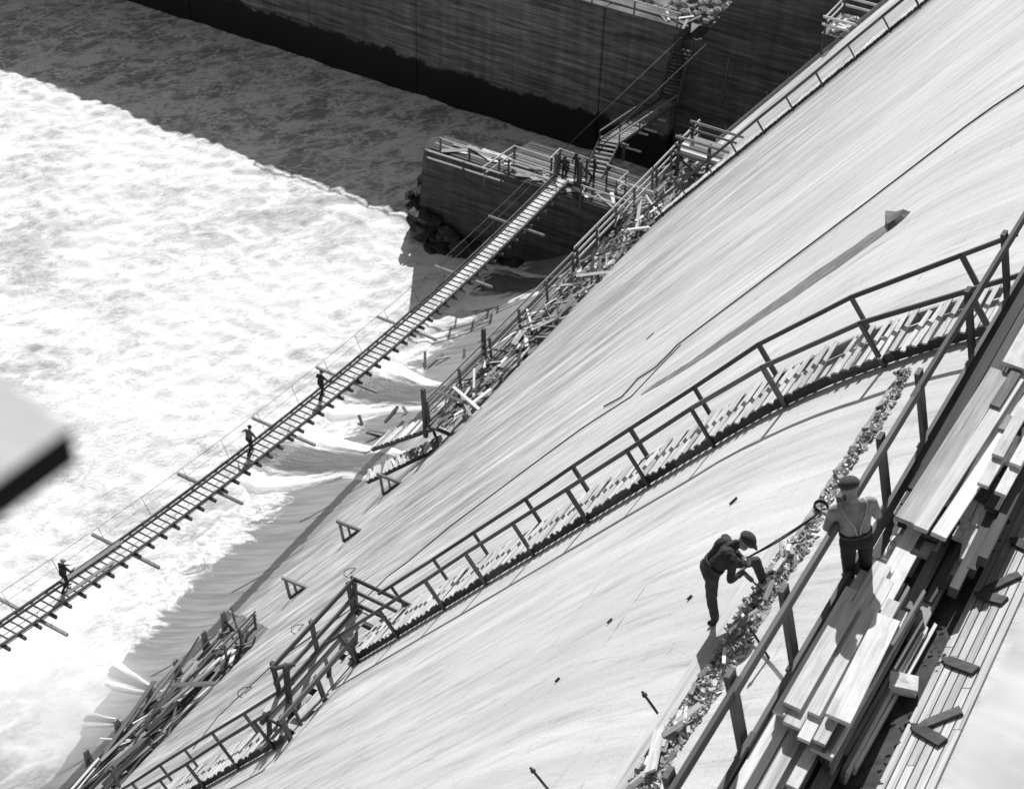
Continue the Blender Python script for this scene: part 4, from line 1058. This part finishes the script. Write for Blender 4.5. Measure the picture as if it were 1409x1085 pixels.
    # folds in the cloth
    for v in bm.verts:
        v.co += v.normal*(.008*noise.fractal(Vector((v.co.x*16, v.co.y*16, v.co.z*8)), .8, 2.2, 3)) if vox < .02 else Vector((0, 0, 0))
    bm.to_mesh(m2); bm.free()
    n = len(m2.polygons); ctr = np.empty(n*3); m2.polygons.foreach_get('center', ctr); ctr = ctr.reshape(-1, 3)
    best = np.full(n, 9e9); idx = np.zeros(n, int)
    for a, b, ra, rb, t in caps:
        a_, d_ = np.array(a), np.array(b-a); L2 = max(1e-8, float(d_@d_)); tt = np.clip(((ctr-a_)@d_)/L2, 0, 1)
        d = np.linalg.norm(ctr-a_-tt[:, None]*d_, axis=1)-(ra+(rb-ra)*tt); k = d < best; best[k] = d[k]; idx[k] = t
    m2.materials.clear()
    for m in (mS, mT, mB, mK, LEATHER): m2.materials.append(m)
    m2.polygons.foreach_set('material_index', idx); m2.polygons.foreach_set('use_smooth', [True]*n); m2.update()
    m2.name = 'body'
    Rw = Matrix.Rotation(heading, 4, 'Z')
    if lean != (0, 0): Rw = Matrix.Rotation(lean[0], 4, Vector((math.cos(lean[1]), math.sin(lean[1]), 0))) @ Rw
    ob = bpy.data.objects.new('person', m2); COL.objects.link(ob); ob.matrix_world = Matrix.Translation(Vector(base)) @ Rw @ Matrix.Scale(sc, 4)
    tag(ob, label, 'person', group)
    def child(nm, bm, mat):
        bmesh.ops.recalc_face_normals(bm, faces=bm.faces); m = bpy.data.meshes.new(nm); bm.to_mesh(m); bm.free(); m.materials.append(mat); m.polygons.foreach_set('use_smooth', [True]*len(m.polygons))
        q = bpy.data.objects.new(nm, m); COL.objects.link(q); q.parent = ob; return q
    if hat:
        bm = bmesh.new(); Rh = Matrix((rt, fw, hu)).transposed().to_4x4()
        g = bmesh.ops.create_uvsphere(bm, u_segments=20, v_segments=12, radius=1)
        for v in bm.verts:
            z = v.co.z; v.co = Vector((v.co.x*.118, v.co.y*.135+.012, z*.085 if z > 0 else z*.055)); 
            if hat == 'cap' and v.co.y > .06: v.co.z -= (v.co.y-.06)*.3
        g2 = bmesh.ops.create_uvsphere(bm, u_segments=16, v_segments=8, radius=1)
        for v in g2['verts']: v.co = Vector((v.co.x*.085, v.co.y*.07+.135, v.co.z*.012-.02-.3*max(0, v.co.y*.05)))
        bmesh.ops.transform(bm, matrix=Matrix.Translation(H_+hu*.052-fw*.012) @ Rh, verts=bm.verts)
        child('cap', bm, hatmat or CAPM)
    else:
        bm = bmesh.new(); bmesh.ops.create_icosphere(bm, subdivisions=3, radius=1)
        Rh = Matrix((rt, fw, hu)).transposed().to_4x4()
        for v in bm.verts: v.co = Vector((v.co.x*.103, v.co.y*.108-.02, v.co.z*.09))*(1+.04*noise.noise(v.co*5))
        bmesh.ops.transform(bm, matrix=Matrix.Translation(H_+hu*.055) @ Rh, verts=bm.verts); child('hair', bm, LEATHER)
    # belt
    bm = bmesh.new(); w_ = P_.lerp(C_, .3); ax = (C_-P_).normalized(); sx = hx-ax*hx.dot(ax); sx.normalize(); sy = ax.cross(sx)
    ring = []
    for k in range(28):
        a = 2*math.pi*k/28; d = sx*(.186*math.cos(a))+sy*(.137*math.sin(a)); ring.append([bm.verts.new(w_+d*f+ax*z) for f, z in ((1, -.024), (1, .024), (.9, .024), (.9, -.024))])
    for k in range(28):
        q, r = ring[k], ring[(k+1) % 28]
        for i in range(4): bm.faces.new((q[i], q[(i+1) % 4], r[(i+1) % 4], r[i]))
    child('belt', bm, LEATHER)
    return ob
def hdg(v): return math.atan2(v[1], v[0])-math.pi/2          # local +y turned to this direction

# bending man roped on the face
fA = face_at(983, 853)
hA = hdg((.78, .62))
JA = dict(P=V3(0, -.17, .98), C=V3(0, -.0, 1.3), N=V3(0, .13, 1.4), H=V3(.01, .235, 1.44), look=V3(.12, .75, -.6),
          SL=V3(-.2, .04, 1.31), SR=V3(.2, .03, 1.31), EL=V3(-.27, .14, 1.1), WL=V3(-.06, .24, 1.1), ER=V3(.28, .02, 1.06), WR=V3(.13, .22, 1.0), hdL=V3(.6, .5, 0), hdR=V3(-.2, .7, -.6),
          KL=V3(-.2, .5, .84), AL=V3(-.24, .66, .36), KR=V3(.1, -.12, .52), AR=V3(.09, -.03, .085), TL=V3(0, 1, .3), TR=V3(.25, 1, .2))
manA = person('bending man in dark shirt and cap roped on the sloping face', fA, hA, JA, (SHIRT_D, TROUS2, LEATHER, SKIN), .0105, sc=.96)
# man at the railing, back to the camera
bB = Vector((-2.32, 12.18, DZ+.02)); hB = hdg((-.62, .78))
JB = dict(P=V3(0, 0, .95), C=V3(0, .05, 1.33), N=V3(0, .07, 1.5), H=V3(0, .12, 1.62), look=V3(-.2, .9, -.45),
          SL=V3(-.21, .06, 1.4), SR=V3(.21, .06, 1.4), EL=V3(-.29, .1, 1.13), WL=V3(-.2, .32, 1.1), ER=V3(.28, .12, 1.12), WR=V3(.2, .34, 1.06), hdL=V3(-.5, .8, 0), hdR=V3(.2, .9, 0),
          KL=V3(-.1, .03, .5), AL=V3(-.11, -.02, .085), KR=V3(.1, .04, .5), AR=V3(.11, 0, .085))
manB = person('man in pale shirt and cap seen from behind at the near railing', bB, hB, JB, (SHIRT_L, TROUS, LEATHER, SKIN), .0105, lean=(rad(12), rad(-60.6)), sc=.97)
# suspenders on his back
Mb = manB.matrix_world
SUSP = mat_plain('pale_braces', .38, .9, .15, 9)
def child_tube(ob, nm, pts, r, mat):
    o = tube(nm, pts, r, mat, None, 6, (0, 0, 0)); o.parent = ob; o.matrix_basis = Matrix.Identity(4); return o
for sx_ in (-1, 1): child_tube(manB, 'brace_strap', [V3(sx_*.13, .08, 1.47), V3(sx_*.14, -.0, 1.455), V3(sx_*.1, -.068, 1.36), V3(sx_*.035, -.085, 1.22), V3(sx_*.012, -.1, 1.08)], .013, SUSP)
def wl(M, p): return M @ Vector(p)
# lifeline from the bending man to the man at the railing
a0 = manA.matrix_world @ (JA['WL']+V3(.03, .06, 0)); b0 = manB.matrix_world @ (JB['WL']+V3(-.05, .08, 0)); 
rp = thing('lifeline', 'double rope held taut between the two nearest men', 'rope', a0)
for k in (0, 1):
    o_k = Vector((0, .02*k, -.05*k)); tube('strand', [a0.lerp(b0, t)+o_k*math.sin(math.pi*t)+Vector((0, 0, -.025*math.sin(math.pi*t))) for t in np.linspace(0, 1, 24)], .0095, ROPE, rp, 7)
lp = [b0+Vector((-.03+.075*math.cos(t), .02+.05*math.sin(t), .035*math.sin(t)+.004*t)) for t in np.linspace(0, 11, 40)]
tube('slack_coil', lp, .012, ROPE, rp, 6)
# tool in the bending man's other hand
t0 = manA.matrix_world @ (JA['WR']+V3(0, -.02, .05)); tl = thing('hand_drill', 'dark hand tool held against the face by the bending man', 'tool', t0)
t1 = manA.matrix_world @ V3(.08, .62, .5)
tube('tool_body', [t0, t0.lerp(t1, .4)], .03, STEEL, tl, 10); tube('tool_bit', [t0.lerp(t1, .35), t1], .012, STEEL, tl, 8); tube('tool_grip', [t0-Vector((.02, .09, 0)), t0+Vector((.02, .09, .0))], .02, STEEL, tl, 8)

# walkers on the bridge
def walker(label, y, x, sgn, mats, hat, hatmat=None, arms=0, sc=1.0):
    ph = .19; 
    J = dict(P=V3(0, 0, .93), C=V3(0, .06, 1.31), N=V3(0, .09, 1.48), H=V3(0, .13, 1.6), look=V3(0, .9, -.4), SL=V3(-.21, .07, 1.38), SR=V3(.21, .07, 1.38),
             EL=V3(-.34, .1, 1.14), WL=V3(-.4, .3, 1.02), ER=V3(.3, .0, 1.12), WR=V3(.34, .2, .98), KL=V3(-.1, .17, .52), AL=V3(-.1, .2, .09), KR=V3(.1, .05, .5), AR=V3(.1, -.24, .11))
    if arms == 1: J['EL'] = V3(-.4, .08, 1.2); J['WL'] = V3(-.58, .16, 1.0); J['ER'] = V3(.36, .1, 1.2); J['WR'] = V3(.42, .3, 1.05)
    if arms == 2: J['ER'] = V3(.42, .1, 1.26); J['WR'] = V3(.68, .18, 1.2)
    if arms == 3: J['EL'] = V3(-.3, .2, 1.15); J['WL'] = V3(-.1, .4, 1.1); J['ER'] = V3(.3, .2, 1.12); J['WR'] = V3(.2, .45, 1.05)
    return person(label, (BX+x, y, bz(y)+.03), hdg((.12, sgn)), J, mats, .022, 'men on the footbridge', hat, hatmat, fingers=False)
walker('bare-backed man with arms out walking in the middle of the bridge', 41.9, -.05, 1, (mat_plain('grey_shirt', .13, .9, .2, 9), TROUS, LEATHER, SKIN), None, None, 1)
walker('man in dark clothes reaching for the hand cable farther up the bridge', 47.6, -.02, 1, (SHIRT_D, TROUS, LEATHER, SKIN), 'cap', None, 2)
walker('man in dark jacket and pale cap at the near end of the bridge', 29.6, .0, 1, (SHIRT_D, TROUS, LEATHER, SKIN), 'cap', mat_plain('grey_hat', .3, .9, .2, 9), 3)
for i, (x, y, hd_, lab) in enumerate([(-.45, 73.9, (.3, -1), 'leftmost of the dark group of men at the bridge head'), (.05, 74.6, (-.2, -1), 'second man from the left in the group at the bridge head'), (.5, 74.1, (-1, .2), 'third man from the left in the group at the bridge head'), (1.15, 74.9, (-1, -.5), 'rightmost of the dark group of men at the bridge head')]):
    J = dict(P=V3(0, 0, .93), C=V3(0, .05, 1.31), N=V3(0, .08, 1.48), H=V3(0, .12, 1.6), look=V3(0, .9, -.3), SL=V3(-.21, .06, 1.38), SR=V3(.21, .06, 1.38), EL=V3(-.29, .1, 1.12), WL=V3(-.2, .3, 1.0), ER=V3(.29, .08, 1.12), WR=V3(.18, .3, 1.02), KL=V3(-.1, .06, .5), AL=V3(-.12, .02, .09), KR=V3(.1, .05, .5), AR=V3(.12, 0, .09))
    person(lab, (BX+x, y, PTOP+.07), hdg(hd_), J, (SHIRT_D, TROUS, LEATHER, SKIN), .028, 'men at the bridge head', 'cap' if i != 2 else None, fingers=False)

# ================================================================== OUT-OF-FOCUS TIMBER RIGHT BY THE CAMERA
FZ = -.95
c0 = at(97, 588, Z=FZ); c1 = at(-160, 775, Z=FZ); c2 = at(-160, 400, Z=FZ)
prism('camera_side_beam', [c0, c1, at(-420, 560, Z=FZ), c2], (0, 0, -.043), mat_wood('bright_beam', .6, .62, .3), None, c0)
bo = COL.objects['camera_side_beam']; bo.data.materials.append(mat_wood('painted_shade_side', .012, .016, .2))  # shade of the beam's end and sides painted as near-black colour
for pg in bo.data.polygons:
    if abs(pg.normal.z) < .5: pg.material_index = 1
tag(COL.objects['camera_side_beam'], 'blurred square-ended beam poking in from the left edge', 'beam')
FZ2 = -2.2
q0, q1 = at(1287, 1100, Z=FZ2), at(1425, 815, Z=FZ2); dd = (q1-q0).normalized(); nn = Vector((dd.y, -dd.x, 0))
prism('parapet_plank', [q0-dd*1.0, q1+dd*1.5, q1+dd*1.5+nn*.6, q0-dd*1.0+nn*.6], (0, 0, -.05), mat_wood('pale_parapet', .62, .66, .25), None, q0)
tag(COL.objects['parapet_plank'], 'blurred pale plank filling the lower right corner', 'plank')

# ================================================================== SPRAY
def spray(label, q, z, sc, dens, seed):
    m = bpy.data.materials.new('spray'); m.use_nodes = True; t = m.node_tree; t.nodes.clear(); B = NB(t)
    o = B.n('ShaderNodeOutputMaterial'); pv = B.n('ShaderNodeVolumePrincipled'); pv.inputs['Color'].default_value = (.97, .97, .97, 1); pv.inputs['Anisotropy'].default_value = .2
    tc = B.n('ShaderNodeTexCoord'); ln = B.n('ShaderNodeVectorMath', operation='LENGTH'); B.l(tc.outputs['Object'], ln.inputs[0])
    n = B.noise(B.mapping(tc.outputs['Object'], (1, 1, 1), (0, 0, 0), (seed, 0, 0)), 2.3, 4, .6)
    d = B.remap(B.math('ADD', B.math('MULTIPLY', ln.outputs['Value'], -1), B.math('MULTIPLY', n, 1.1)), -.35, .25, 0, dens, True)
    B.l(d, pv.inputs['Density']); B.l(pv.outputs[0], o.inputs['Volume'])
    bm = bmesh.new(); bmesh.ops.create_icosphere(bm, subdivisions=3, radius=1.0)
    me = bpy.data.meshes.new('spray'); bm.to_mesh(me); bm.free(); me.materials.append(m)
    ob = bpy.data.objects.new('spray', me); COL.objects.link(ob); ob.location = at(q[0], q[1], Z=z); ob.scale = sc
    tag(ob, label, 'spray', None, 'stuff')
spray('drifting white spray over the lower left corner', (60, 990), -55.8, (7.5, 6, 3.6), .3, 0.0)
